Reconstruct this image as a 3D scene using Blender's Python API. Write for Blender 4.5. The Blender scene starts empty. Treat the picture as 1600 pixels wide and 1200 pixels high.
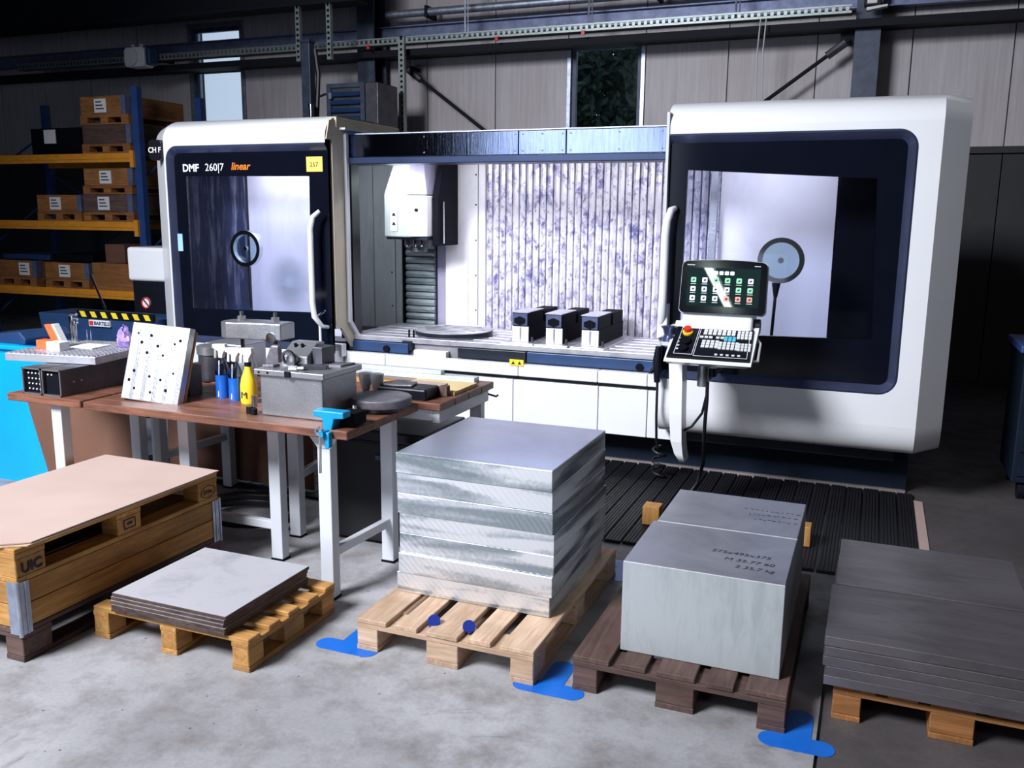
import bpy, bmesh, math, random
from mathutils import Vector, Matrix
random.seed(7)
S = bpy.context.scene
COL = S.collection
R = math.radians

# ------------------------------------------------------------------ camera
cam_d = bpy.data.cameras.new('camera'); cam = bpy.data.objects.new('camera', cam_d); COL.objects.link(cam)
cam_d.sensor_width = 36.0; cam_d.lens = 36.0 * 1400.0 / 1600.0; cam_d.clip_end = 200
_p, _y, _r = R(10.7), R(21.9), R(0.57)
_F = Vector((-math.sin(_y) * math.cos(_p), math.cos(_y) * math.cos(_p), -math.sin(_p)))
_Rt = Vector((math.cos(_y), math.sin(_y), 0)); _U = _Rt.cross(_F)
_Rr = math.cos(_r) * _Rt + math.sin(_r) * _U; _Ur = -math.sin(_r) * _Rt + math.cos(_r) * _U
_m = Matrix((_Rr, _Ur, -_F)).transposed().to_4x4(); _m.translation = (0, 0, 1.82)
cam.matrix_world = _m
S.camera = cam

# ------------------------------------------------------------------ world, big lights, exposure
W = bpy.data.worlds.new('overcast_sky'); S.world = W; W.use_nodes = True
W.node_tree.nodes['Background'].inputs[0].default_value = (0.72, 0.85, 1.0, 1)
W.node_tree.nodes['Background'].inputs[1].default_value = 0.9
S.view_settings.view_transform = 'Standard'; S.view_settings.look = 'None'
S.view_settings.exposure = 0.0; S.view_settings.gamma = 1.0; S.view_settings.use_curve_mapping = False

def area_light(name, loc, target, sx, sy, power, color=(1, 1, 1), spread=180):
    d = bpy.data.lights.new(name, 'AREA'); d.shape = 'RECTANGLE'; d.size = sx; d.size_y = sy
    d.energy = power; d.color = color; d.spread = R(spread)
    o = bpy.data.objects.new(name, d); COL.objects.link(o); o.location = loc
    o.rotation_euler = (Vector(target) - Vector(loc)).to_track_quat('-Z', 'Y').to_euler()
    return o
KEY = area_light('roof_light_band', (-4.8, -1.6, 5.6), (-2.7, 5.2, .9), 2.6, 2.0, 425, (0.93, 0.95, 1.0), 95)
FILL = area_light('chamfer_fill_light', (3.2, -3.0, 5.9), (.2, 6.0, 1.4), 1.6, 1.2, 7, (.93, .95, 1.0), 60)  # unseen weak fill added to brighten the right door's chamfer
GATE = area_light('gate_daylight', (-6.0, -6.8, 2.2), (-3.0, 5.0, 1.0), 4.0, 3.6, 70, (0.62, 0.74, 1.0))

# ------------------------------------------------------------------ materials
MATS = {}
def new_mat(name):
    m = bpy.data.materials.new(name); m.use_nodes = True
    nt = m.node_tree; b = nt.nodes['Principled BSDF']
    MATS[name] = m
    return m, nt, b
def tex_co(nt, scale=(1, 1, 1), rnd=True, kind='Object'):
    tc = nt.nodes.new('ShaderNodeTexCoord'); mp = nt.nodes.new('ShaderNodeMapping')
    mp.inputs['Scale'].default_value = scale
    nt.links.new(tc.outputs[kind], mp.inputs['Vector'])
    if rnd:
        oi = nt.nodes.new('ShaderNodeObjectInfo'); ml = nt.nodes.new('ShaderNodeMath'); ml.operation = 'MULTIPLY'
        ml.inputs[1].default_value = 37.0; nt.links.new(oi.outputs['Random'], ml.inputs[0])
        nt.links.new(ml.outputs[0], mp.inputs['Location'])
    return mp.outputs[0]
def noise(nt, vec, scale, detail=4, rough=.55, dist=0):
    n = nt.nodes.new('ShaderNodeTexNoise'); n.inputs['Scale'].default_value = scale
    n.inputs['Detail'].default_value = detail; n.inputs['Roughness'].default_value = rough
    n.inputs['Distortion'].default_value = dist
    nt.links.new(vec, n.inputs['Vector']); return n.outputs['Fac']
def ramp(nt, fac, stops):
    r = nt.nodes.new('ShaderNodeValToRGB'); e = r.color_ramp.elements
    while len(e) < len(stops): e.new(0.5)
    for i, (p, c) in enumerate(stops):
        e[i].position = p; e[i].color = (*c, 1) if len(c) == 3 else c
    nt.links.new(fac, r.inputs['Fac']); return r.outputs['Color']
def mixc(nt, fac, a, b, mode='MIX'):
    m = nt.nodes.new('ShaderNodeMix'); m.data_type = 'RGBA'; m.blend_type = mode
    if isinstance(fac, (int, float)): m.inputs[0].default_value = fac
    else: nt.links.new(fac, m.inputs[0])
    for i, v in ((6, a), (7, b)):
        if isinstance(v, tuple): m.inputs[i].default_value = (*v, 1)
        else: nt.links.new(v, m.inputs[i])
    return m.outputs[2]
def bump(nt, b, h, strength=.2, dist=.01):
    n = nt.nodes.new('ShaderNodeBump'); n.inputs['Strength'].default_value = strength
    n.inputs['Distance'].default_value = dist; nt.links.new(h, n.inputs['Height'])
    nt.links.new(n.outputs[0], b.inputs['Normal'])
def g(c, k): return tuple(min(1, x * k) for x in c)
def M(name, color, rough=.5, metal=0., var=.08, scale=6, bmp=0., bscale=60, coat=0., stretch=(1, 1, 1), emis=None, es=1.0, spec=.5):
    m, nt, b = new_mat(name); b.inputs['Specular IOR Level'].default_value = spec
    b.inputs['Roughness'].default_value = rough; b.inputs['Metallic'].default_value = metal
    b.inputs['Coat Weight'].default_value = coat; b.inputs['Coat Roughness'].default_value = .08
    v = tex_co(nt, stretch)
    f = noise(nt, v, scale)
    nt.links.new(ramp(nt, f, [(.3, g(color, 1 - var)), (.7, g(color, 1 + var))]), b.inputs['Base Color'])
    if bmp: bump(nt, b, noise(nt, v, bscale, 3), bmp)
    if emis:
        b.inputs['Emission Color'].default_value = (*emis, 1); b.inputs['Emission Strength'].default_value = es
    return m
def wood(name, light, dark, axis, rough=.75, k=1.0):
    m, nt, b = new_mat(name); b.inputs['Roughness'].default_value = rough
    st = {'x': (1.2, 14, 14), 'y': (14, 1.2, 14), 'z': (14, 14, 1.2)}[axis]
    v = tex_co(nt, st)
    f = noise(nt, v, 2.2 * k, 6, .65, 1.2)
    c = ramp(nt, f, [(.28, dark), (.5, tuple((p + q) / 2 for p, q in zip(light, dark))), (.68, light)])
    v2 = tex_co(nt, (1, 1, 1)); f2 = noise(nt, v2, 4, 3)
    c2 = mixc(nt, ramp(nt, f2, [(.45, (0, 0, 0)), (.75, (.55, .55, .55))]), c, g(dark, .55))
    oi = nt.nodes.new('ShaderNodeObjectInfo')
    br = ramp(nt, oi.outputs['Random'], [(0, (.72, .7, .68)), (1, (1.0, 1.0, 1.0))])
    nt.links.new(mixc(nt, 1.0, c2, br, 'MULTIPLY'), b.inputs['Base Color'])
    bump(nt, b, f, .35, .004)
    return m
WL, WD = (.66, .42, .2), (.42, .22, .08)
for ax in 'xyz':
    wood('pine_' + ax, (.66, .36, .11), (.34, .15, .035), ax)
    wood('pale_' + ax, (.72, .54, .40), (.46, .28, .17), ax)
    wood('old_' + ax, (.17, .10, .085), (.07, .04, .035), ax)
    wood('crate_' + ax, (.50, .22, .07), (.24, .09, .025), ax)
wood('bench_wood', (.30, .125, .075), (.085, .034, .026), 'x', .42)

def floor_mat(name, base, dark, kd, contrast):
    m, nt, b = new_mat(name)
    v = tex_co(nt, (1, 1, 1), False)
    big = noise(nt, v, .9, 5, .6, .4); mid = noise(nt, v, 5, 8, .65); fine = noise(nt, v, 60, 4)
    c = ramp(nt, big, [(.32, g(base, .66)), (.66, g(base, 1.1))])
    c = mixc(nt, ramp(nt, mid, [(.45, (0, 0, 0)), (.72, (kd, kd, kd))]), c, dark)
    st = noise(nt, v, 2.3, 9, .7, .8)
    c = mixc(nt, ramp(nt, st, [(.60, (0, 0, 0)), (.72, (contrast,) * 3)]), c, g(dark, .6))
    sp = nt.nodes.new('ShaderNodeTexVoronoi'); sp.inputs['Scale'].default_value = 9; nt.links.new(v, sp.inputs['Vector'])
    c = mixc(nt, ramp(nt, sp.outputs['Distance'], [(.035, (.8, .8, .8)), (.06, (0, 0, 0))]), c, g(dark, .3))
    c = mixc(nt, ramp(nt, fine, [(.35, (.12, .12, .12)), (.6, (0, 0, 0))]), c, g(dark, .5))
    nt.links.new(c, b.inputs['Base Color'])
    nt.links.new(ramp(nt, mid, [(.3, (.42,) * 3), (.7, (.75,) * 3)]), b.inputs['Roughness'])
    bump(nt, b, fine, .12, .004)
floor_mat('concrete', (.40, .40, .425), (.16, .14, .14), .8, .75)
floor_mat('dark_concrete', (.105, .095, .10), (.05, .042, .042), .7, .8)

def wall_mat():
    m, nt, b = new_mat('wall_panel'); b.inputs['Roughness'].default_value = .55
    v = tex_co(nt, (9, 1, .35)); f = noise(nt, v, 3, 5, .6)
    v2 = tex_co(nt, (1, 1, 1)); f2 = noise(nt, v2, 1.3, 3)
    c = ramp(nt, f, [(.3, (.44, .40, .43)), (.7, (.56, .53, .57))])
    c = mixc(nt, ramp(nt, f2, [(.4, (0, 0, 0)), (.8, (.35,) * 3)]), c, (.33, .27, .26))
    nt.links.new(c, b.inputs['Base Color'])
    w = nt.nodes.new('ShaderNodeTexWave'); w.inputs['Scale'].default_value = 18; w.bands_direction = 'X'
    nt.links.new(tex_co(nt, (1, 1, 1), False), w.inputs['Vector'])
    bump(nt, b, w.outputs['Fac'], .10, .002)
wall_mat()
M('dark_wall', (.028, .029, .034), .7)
M('ceiling_dark', (.02, .021, .026), .9)
M('hall_wall', (.05, .05, .058), .9)
M('white_paint', (.76, .775, .82), .28, 0, .015, 3, coat=.35)
M('side_paint', (.52, .54, .59), .35, 0, .02, 3, coat=.2)
M('warm_bounce_cream', (.55, .48, .36), .45, 0, .08, 5)  # cream tone holds warm light reflected onto the door edge
M('door_black', (.004, .005, .011), .10, 0, .1, spec=.30)
M('bezel_navy', (.20, .24, .44), .26, .85, .15, 4)
M('rail_navy', (.02, .035, .09), .35, .5, .15, 4)
M('navy_paint', (.018, .05, .14), .4, 0, .15, 5)
M('plinth_navy', (.004, .011, .026), .6, 0, .2, spec=.2)
M('sill_grey', (.20, .17, .17), .7)
M('rail_dark', (.012, .017, .03), .4, .3, .2)
M('black_matte', (.004, .005, .009), .7, spec=.08)
M('gloss_black', (.004, .005, .008), .10, 0, .1, spec=.3)
M('black_plastic', (.006, .007, .012), .35, 0, .1, spec=.25)
M('rubber', (.010, .010, .015), .6, 0, .2, 10, spec=.35)
M('rubber_light', (.045, .045, .060), .55, 0, .2, 10)
M('steel_grey', (.42, .43, .46), .38, .85, .15, 5, .15, 90)
M('steel_dark', (.10, .10, .12), .42, .7, .25, 6, .15)
M('chrome', (.75, .77, .8), .14, 1, .04)
M('galvanised', (.42, .47, .58), .42, .8, .25, 14)
M('purlin_blue', (.16, .19, .32), .5, .4, .25, 12)
M('girder_dark', (.009, .011, .018), .7, spec=.2)
M('column_blue', (.05, .065, .11), .5, .2, .3, 10)
M('tray_metal', (.33, .38, .37), .45, .6, .15, 10)
M('rack_blue', (.02, .06, .22), .5, 0, .2)
M('rack_orange', (.80, .32, .03), .5, 0, .12)
M('paper', (.80, .81, .84), .8, 0, .03)
M('ink', (.02, .02, .03), .8)
M('cyan_paint', (.0, .38, .82), .4, 0, .06, 3)
M('tape_blue', (.005, .14, .62), .45, 0, .15, 5)
M('cap_blue', (.01, .025, .22), .35)
M('vise_blue', (.0, .26, .52), .4, 0, .15)
M('yellow', (.90, .62, .03), .4, 0, .05)
M('hazard_yellow', (.85, .65, .03), .5)
M('tag_yellow', (.90, .66, .12), .5)
M('orange_red', (.85, .13, .04), .45)
M('red', (.7, .03, .02), .4)
M('text_white', (.85, .87, .9), .4)
M('text_orange', (.95, .24, .02), .4)
M('cardboard', (.15, .07, .045), .85, 0, .12, 4)  # brown darkened to carry the shade under the bench
M('hardboard', (.50, .375, .335), .75, 0, .06, 3)
M('purple_rag', (.32, .22, .55), .9, 0, .4, 18)
M('case_black', (.010, .010, .014), .8)  # near-black base colour of the tool case
M('cable_black', (.008, .008, .012), .45)
M('yellow_board', (.72, .55, .28), .7, 0, .12, 5)
M('bark', (.06, .04, .03), .9)
M('leaf_green', (.010, .034, .016), .7, 0, .5, 3)
M('band_white', (.74, .75, .80), .4, .25, .12, 30)
M('label_blue', (.35, .6, .8), .5)
M('grime_steel', (.20, .19, .22), .5, .6, .4, 9, .3, 40)

def oily_metal(name, base, mark, lo, hi, scale, rough=.35, metal=.7, stretch=(1, 1, .35)):
    m, nt, b = new_mat(name); b.inputs['Roughness'].default_value = rough; b.inputs['Metallic'].default_value = metal
    v = tex_co(nt, stretch); f = noise(nt, v, scale, 6, .7, .6)
    f2 = noise(nt, tex_co(nt, (1, 1, 1)), scale * .25, 3)
    mm = nt.nodes.new('ShaderNodeMath'); mm.operation = 'ADD'; nt.links.new(f, mm.inputs[0])
    sc = nt.nodes.new('ShaderNodeMath'); sc.operation = 'MULTIPLY'; sc.inputs[1].default_value = .5
    nt.links.new(f2, sc.inputs[0]); nt.links.new(sc.outputs[0], mm.inputs[1])
    nt.links.new(ramp(nt, mm.outputs[0], [(lo, base), (hi, mark)]), b.inputs['Base Color'])
    bump(nt, b, f, .12, .003)
    return m
oily_metal('slat_steel', (.80, .78, .86), (.17, .16, .38), .73, .92, 20, .32, .3, (1, 1, .8))
oily_metal('inner_steel', (.62, .68, .70), (.36, .42, .45), .7, 1.0, 5, .4, .2, (1, 1, .2))
oily_metal('inner_white', (.84, .83, .88), (.70, .69, .78), .75, 1.0, 3, .4, .1)
oily_metal('inner_mauve', (.42, .40, .55), (.30, .29, .45), .7, 1.0, 4, .4, .4)
oily_metal('bellow_steel', (.48, .56, .58), (.18, .24, .28), .7, 1.0, 9, .35, .6, (.4, 1, 1))
oily_metal('painted_reflection', (.05, .06, .11), (.42, .42, .55), .74, 1.0, 6, .4, .3, (3, 1, .3))  # streak tones stand in for a reflection in the window
oily_metal('head_green', (.62, .72, .71), (.48, .58, .58), .7, 1.0, 3, .35, .3)
_m = oily_metal('stainless', (.36, .42, .60), (.25, .30, .48), .7, 1.0, 9, .095, 1.0, (8, 1, .5))
_b = _m.node_tree.nodes['Principled BSDF']; _b.inputs['Anisotropic'].default_value = .93
_t = _m.node_tree.nodes.new('ShaderNodeCombineXYZ'); _t.inputs[0].default_value = 1.0; _m.node_tree.links.new(_t.outputs[0], _b.inputs['Tangent'])
_b.inputs['Anisotropic Rotation'].default_value = .25
oily_metal('table_steel', (.62, .62, .68), (.40, .40, .48), .7, 1.0, 8, .35, .6, (1, 1, 1))

def milled(name, base, rough, metal, scale, strength, seed):
    m, nt, b = new_mat(name); b.inputs['Roughness'].default_value = rough; b.inputs['Metallic'].default_value = metal
    v = tex_co(nt, (1, 1, 1))
    w = nt.nodes.new('ShaderNodeTexWave'); w.wave_type = 'RINGS'; w.rings_direction = 'Y'
    w.inputs['Scale'].default_value = scale; w.inputs['Distortion'].default_value = 5; w.inputs['Detail'].default_value = 3
    w.inputs['Detail Scale'].default_value = 1.2
    nt.links.new(v, w.inputs['Vector'])
    f = noise(nt, tex_co(nt, (1.0, 1, 5)), 3.2, 5, .6, 1.0)
    c = ramp(nt, f, [(.32, g(base, .62)), (.5, base), (.66, g(base, 1.35))])
    nt.links.new(c, b.inputs['Base Color'])
    nt.links.new(ramp(nt, f, [(.3, (rough * .7,) * 3), (.7, (rough * 1.3,) * 3)]), b.inputs['Roughness'])
    mx = nt.nodes.new('ShaderNodeMath'); mx.operation = 'ADD'
    nt.links.new(w.outputs['Fac'], mx.inputs[0]); nt.links.new(f, mx.inputs[1])
    bump(nt, b, mx.outputs[0], strength, .02)
def alu_front():
    m, nt, b = new_mat('aluminium_milled'); b.inputs['Metallic'].default_value = .92
    oi = nt.nodes.new('ShaderNodeObjectInfo')
    f = noise(nt, tex_co(nt, (.9, 1, 9)), 1.6, 2.5, .45, .6)
    fine = noise(nt, tex_co(nt, (1, 1, 1)), 26, 4, .6, 2.0)
    mm = nt.nodes.new('ShaderNodeMath'); mm.operation = 'MULTIPLY_ADD'; mm.inputs[1].default_value = .22; mm.inputs[2].default_value = -.11
    nt.links.new(fine, mm.inputs[0]); ad = nt.nodes.new('ShaderNodeMath'); ad.operation = 'ADD'
    nt.links.new(f, ad.inputs[0]); nt.links.new(mm.outputs[0], ad.inputs[1])
    nt.links.new(ramp(nt, ad.outputs[0], [(.36, (.40, .46, .50)), (.47, (.62, .67, .72)), (.56, (.88, .90, .94))]), b.inputs['Base Color'])
    nt.links.new(ramp(nt, ad.outputs[0], [(.36, (.28,) * 3), (.58, (.5,) * 3)]), b.inputs['Roughness'])
    w = nt.nodes.new('ShaderNodeTexWave'); w.wave_type = 'RINGS'; w.rings_direction = 'Y'; w.inputs['Scale'].default_value = 14
    w.inputs['Distortion'].default_value = 2; nt.links.new(tex_co(nt, (1, 1, 1)), w.inputs['Vector'])
    bump(nt, b, w.outputs['Fac'], .12, .004)
alu_front()
oily_metal('aluminium_face', (.62, .66, .76), (.50, .54, .66), .65, 1.0, 2.2, .33, .85, (1, 1, 1))
milled('aluminium_dark', (.60, .62, .66), .34, .9, 2.0, .1, 2)
oily_metal('plate_dark', (.30, .275, .30), (.17, .155, .17), .62, 1.0, 5, .42, .8, (.5, 2, 1))
oily_metal('steel_block', (.49, .525, .55), (.39, .43, .45), .7, 1.0, 8, .55, .35, (3, 1, .6))
oily_metal('block_top', (.50, .51, .58), (.36, .37, .43), .68, 1.0, 4, .38, .75, (1, 1, 1))
oily_metal('sheet_top', (.62, .62, .68), (.42, .42, .48), .72, 1.0, 5, .45, .35, (1, 1, 1))
oily_metal('rust_edge', (.05, .03, .028), (.12, .085, .075), .6, .9, 14, .6, .4, (1, 1, 3))

def glass(name, tint, alpha, rough=.03):
    m, nt, b = new_mat(name)
    nt.nodes.remove(b)
    out = nt.nodes['Material Output']
    tr = nt.nodes.new('ShaderNodeBsdfTransparent'); tr.inputs[0].default_value = (*tint, 1)
    gl = nt.nodes.new('ShaderNodeBsdfGlossy'); gl.inputs['Roughness'].default_value = rough
    lw = nt.nodes.new('ShaderNodeFresnel'); lw.inputs[0].default_value = 1.45
    mx = nt.nodes.new('ShaderNodeMixShader')
    ad = nt.nodes.new('ShaderNodeMath'); ad.operation = 'ADD'; ad.inputs[1].default_value = alpha
    nt.links.new(lw.outputs[0], ad.inputs[0]); nt.links.new(ad.outputs[0], mx.inputs[0])
    nt.links.new(tr.outputs[0], mx.inputs[1]); nt.links.new(gl.outputs[0], mx.inputs[2])
    nt.links.new(mx.outputs[0], out.inputs[0])
glass('window_glass', (.93, .96, 1), 0)
glass('door_glass', (.82, .84, .92), .0)
glass('disc_glass', (.80, .90, .92), .05)
glass('bottle_blue', (.02, .22, .75), .06, .08)
M('liquid_blue', (.01, .11, .50), .15, 0, .3, 5, coat=.5)
glass('bottle_clear', (.70, .78, .88), .10, .08)
M('screen_dark', (.006, .01, .01), .015, 0, .1, emis=(.006, .019, .020), es=1.0)
M('icon_white', (.5, .55, .6), .4, 0, .05, emis=(.55, .62, .70), es=.55)
M('icon_green', (.2, .5, .3), .4, 0, .05, emis=(.20, .62, .30), es=.5)
M('icon_red', (.5, .2, .15), .4, 0, .05, emis=(.70, .30, .24), es=.5)
M('key_white', (.70, .72, .76), .5)
M('key_cyan', (.10, .55, .75), .5)
M('lamp_tube', (.9, .92, .9), .5, emis=(.85, 1.0, .92), es=30.0)
M('led_strip', (.9, .9, .95), .5, emis=(.85, .93, 1.0), es=6.0)

# ------------------------------------------------------------------ mesh helpers
class MB:
    def __init__(s): s.v = []; s.f = []
    def add(s, vs, fs):
        o = len(s.v); s.v += [tuple(p) for p in vs]; s.f += [tuple(i + o for i in f) for f in fs]; return s
    def box(s, x0, x1, y0, y1, z0, z1):
        return s.add([(x0, y0, z0), (x1, y0, z0), (x1, y1, z0), (x0, y1, z0), (x0, y0, z1), (x1, y0, z1), (x1, y1, z1), (x0, y1, z1)],
                     [(0, 3, 2, 1), (4, 5, 6, 7), (0, 1, 5, 4), (1, 2, 6, 5), (2, 3, 7, 6), (3, 0, 4, 7)])
    def prism(s, poly, axis, a0, a1):
        n = len(poly)
        def pt(p, a):
            return {'x': (a, p[0], p[1]), 'y': (p[0], a, p[1]), 'z': (p[0], p[1], a)}[axis]
        vs = [pt(p, a0) for p in poly] + [pt(p, a1) for p in poly]
        fs = [tuple(range(n)), tuple(range(2 * n - 1, n - 1, -1))] + [(i, (i + 1) % n, n + (i + 1) % n, n + i) for i in range(n)]
        return s.add(vs, fs)
    def hexa(s, b, t):
        return s.add(list(b) + list(t), [(0, 3, 2, 1), (4, 5, 6, 7), (0, 1, 5, 4), (1, 2, 6, 5), (2, 3, 7, 6), (3, 0, 4, 7)])
    def cyl(s, p0, p1, r0, r1=None, n=16, cap=True):
        r1 = r0 if r1 is None else r1
        p0, p1 = Vector(p0), Vector(p1); d = (p1 - p0).normalized()
        a = d.orthogonal().normalized(); b = d.cross(a)
        vs = []
        for p, r in ((p0, r0), (p1, r1)):
            for i in range(n):
                t = 2 * math.pi * i / n; vs.append(p + r * (math.cos(t) * a + math.sin(t) * b))
        fs = [(i, (i + 1) % n, n + (i + 1) % n, n + i) for i in range(n)]
        if cap: fs += [tuple(range(n - 1, -1, -1)), tuple(range(n, 2 * n))]
        return s.add(vs, fs)
    def ring(s, c, d, ro, ri, h, n=28):
        c, d = Vector(c), Vector(d).normalized(); a = d.orthogonal().normalized(); b = d.cross(a)
        vs = []
        for off, r in ((0, ro), (h, ro), (h, ri), (0, ri)):
            for i in range(n):
                t = 2 * math.pi * i / n; vs.append(c + off * d + r * (math.cos(t) * a + math.sin(t) * b))
        fs = []
        for k in range(4):
            for i in range(n):
                j = (i + 1) % n; fs.append((k * n + i, k * n + j, ((k + 1) % 4) * n + j, ((k + 1) % 4) * n + i))
        return s.add(vs, fs)
    def tube(s, pts, r, n=8):
        pts = [Vector(p) for p in pts]; m = len(pts); vs = []
        prev = None
        for i, p in enumerate(pts):
            d = (pts[min(i + 1, m - 1)] - pts[max(i - 1, 0)]).normalized()
            a = d.orthogonal().normalized() if prev is None else (prev - prev.dot(d) * d).normalized()
            prev = a; b = d.cross(a)
            rr = r[i] if isinstance(r, (list, tuple)) else r
            for k in range(n):
                t = 2 * math.pi * k / n; vs.append(p + rr * (math.cos(t) * a + math.sin(t) * b))
        fs = [(i * n + k, i * n + (k + 1) % n, (i + 1) * n + (k + 1) % n, (i + 1) * n + k) for i in range(m - 1) for k in range(n)]
        fs += [tuple(range(n - 1, -1, -1)), tuple(range((m - 1) * n, m * n))]
        return s.add(vs, fs)
    def lathe(s, prof, c=(0, 0, 0), n=20):
        vs = []
        for r, z in prof:
            for k in range(n):
                t = 2 * math.pi * k / n; vs.append((c[0] + r * math.cos(t), c[1] + r * math.sin(t), c[2] + z))
        m = len(prof)
        fs = [(i * n + k, i * n + (k + 1) % n, (i + 1) * n + (k + 1) % n, (i + 1) * n + k) for i in range(m - 1) for k in range(n)]
        fs += [tuple(range(n - 1, -1, -1)), tuple(range((m - 1) * n, m * n))]
        return s.add(vs, fs)
    def strip(s, A, B):
        n = len(A)
        return s.add(list(A) + list(B), [(i, i + 1, n + i + 1, n + i) for i in range(n - 1)])
    def mesh(s, name, smooth=None):
        me = bpy.data.meshes.new(name); me.from_pydata(s.v, [], s.f)
        bm = bmesh.new(); bm.from_mesh(me); bmesh.ops.remove_doubles(bm, verts=bm.verts, dist=1e-5)
        bmesh.ops.recalc_face_normals(bm, faces=bm.faces); bm.to_mesh(me); bm.free()
        if smooth is not None:
            me.shade_smooth(); me.set_sharp_from_angle(angle=R(smooth))
        return me

def tag(o, label=None, cat=None, group=None, kind=None):
    if label: o['label'] = label
    if cat: o['category'] = cat
    if group: o['group'] = group
    if kind: o['kind'] = kind
    return o
def thing(name, label, cat, loc=(0, 0, 0), rotz=0, group=None):
    o = bpy.data.objects.new(name, None); COL.objects.link(o); o.empty_display_size = .1
    o.location = loc; o.rotation_euler = (0, 0, rotz)
    return tag(o, label, cat, group)
def link(name, me, mat, parent=None, loc=(0, 0, 0), rot=(0, 0, 0), bevel=0, segs=2):
    o = bpy.data.objects.new(name, me); COL.objects.link(o)
    if mat and not me.materials: me.materials.append(MATS[mat])
    if parent: o.parent = parent
    o.location = loc; o.rotation_euler = rot
    if bevel:
        b = o.modifiers.new('bevel', 'BEVEL'); b.width = bevel; b.segments = segs; b.limit_method = 'ANGLE'; b.angle_limit = R(40)
        b.harden_normals = False
    return o
def root_of(p):
    while p.parent: p = p.parent
    return p
def part(name, mb, mat, parent, smooth=None, bevel=0, segs=2, label=None, kind=None, local=False):
    """mesh given in world metres (unless local): stored relative to the (unrotated) thing it belongs to"""
    if not local:
        o = Vector((0, 0, 0)); q = parent
        while q: o += Vector(q.location); q = q.parent
        mb.v = [tuple(Vector(v) - o) for v in mb.v]
    ob = link(name, mb.mesh(name, smooth), mat, parent, bevel=bevel, segs=segs)
    if label: ob['label'] = label
    if kind: ob['kind'] = kind
    return ob
def solo(name, mb, mat, label=None, cat=None, group=None, kind=None, smooth=None, bevel=0, segs=2):
    """a top-level thing of a single mesh, origin at its base centre"""
    xs, ys, zs = zip(*mb.v); o = Vector(((min(xs) + max(xs)) / 2, (min(ys) + max(ys)) / 2, min(zs)))
    mb.v = [tuple(Vector(v) - o) for v in mb.v]
    ob = link(name, mb.mesh(name, smooth), mat, None, o, bevel=bevel, segs=segs)
    return tag(ob, label, cat, group, kind)
def text_mesh(name, body, size, mat, shear=0, offset=0, extrude=.0015, align='LEFT'):
    c = bpy.data.curves.new(name, 'FONT'); c.body = body; c.size = size; c.shear = shear; c.offset = offset
    c.extrude = extrude; c.align_x = align; c.resolution_u = 3
    t = bpy.data.objects.new(name, c); me = bpy.data.meshes.new_from_object(t)
    bpy.data.objects.remove(t); bpy.data.curves.remove(c); me.name = name
    me.materials.clear(); me.materials.append(MATS[mat]); return me
def text(name, body, size, mat, parent, loc, rot, **k):
    """loc in world metres"""
    me = text_mesh(name, body, size, mat, **k)
    o = Vector((0, 0, 0)); q = parent
    while q: o += Vector(q.location); q = q.parent
    return link(name, me, None, parent, Vector(loc) - o, rot)
FRONT = (R(90), 0, 0)           # lettering on a face that looks towards -Y
def rrect(x0, x1, z0, z1, r, n=6):
    out = []
    for cx, cz, a0 in ((x1 - r, z1 - r, 0), (x0 + r, z1 - r, 90), (x0 + r, z0 + r, 180), (x1 - r, z0 + r, 270)):
        for i in range(n + 1):
            a = R(a0 + 90 * i / n); out.append((cx + r * math.cos(a), cz + r * math.sin(a)))
    return out
def copy_tree(o, parent=None):
    c = o.copy(); COL.objects.link(c); c.parent = parent
    for ch in o.children: copy_tree(ch, c)
    return c

# ================================================================== STRUCTURE
WY = 11.3                                    # inner face of the back wall
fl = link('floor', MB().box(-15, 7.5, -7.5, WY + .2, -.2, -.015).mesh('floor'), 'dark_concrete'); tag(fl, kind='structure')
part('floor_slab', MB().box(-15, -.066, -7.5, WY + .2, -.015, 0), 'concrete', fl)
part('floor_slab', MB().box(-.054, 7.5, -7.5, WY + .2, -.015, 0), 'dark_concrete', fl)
tag(solo('ceiling', MB().box(-15, 7.5, -7.5, WY + .4, 6.6, 6.8), 'ceiling_dark'), kind='structure')
tag(solo('wall_left', MB().box(-15, -14.8, -7.5, WY, 0, 6.6), 'hall_wall'), kind='structure')
tag(solo('wall_right', MB().box(7.3, 7.5, -7.5, WY, 0, 6.6), 'hall_wall'), kind='structure')
wf = MB().box(-15, -8.2, -7.5, -7.3, 0, 6.6).box(-3.8, 7.5, -7.5, -7.3, 0, 6.6).box(-8.2, -3.8, -7.5, -7.3, 4.2, 6.6)
tag(solo('wall_front', wf, 'hall_wall'), kind='structure')
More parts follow.
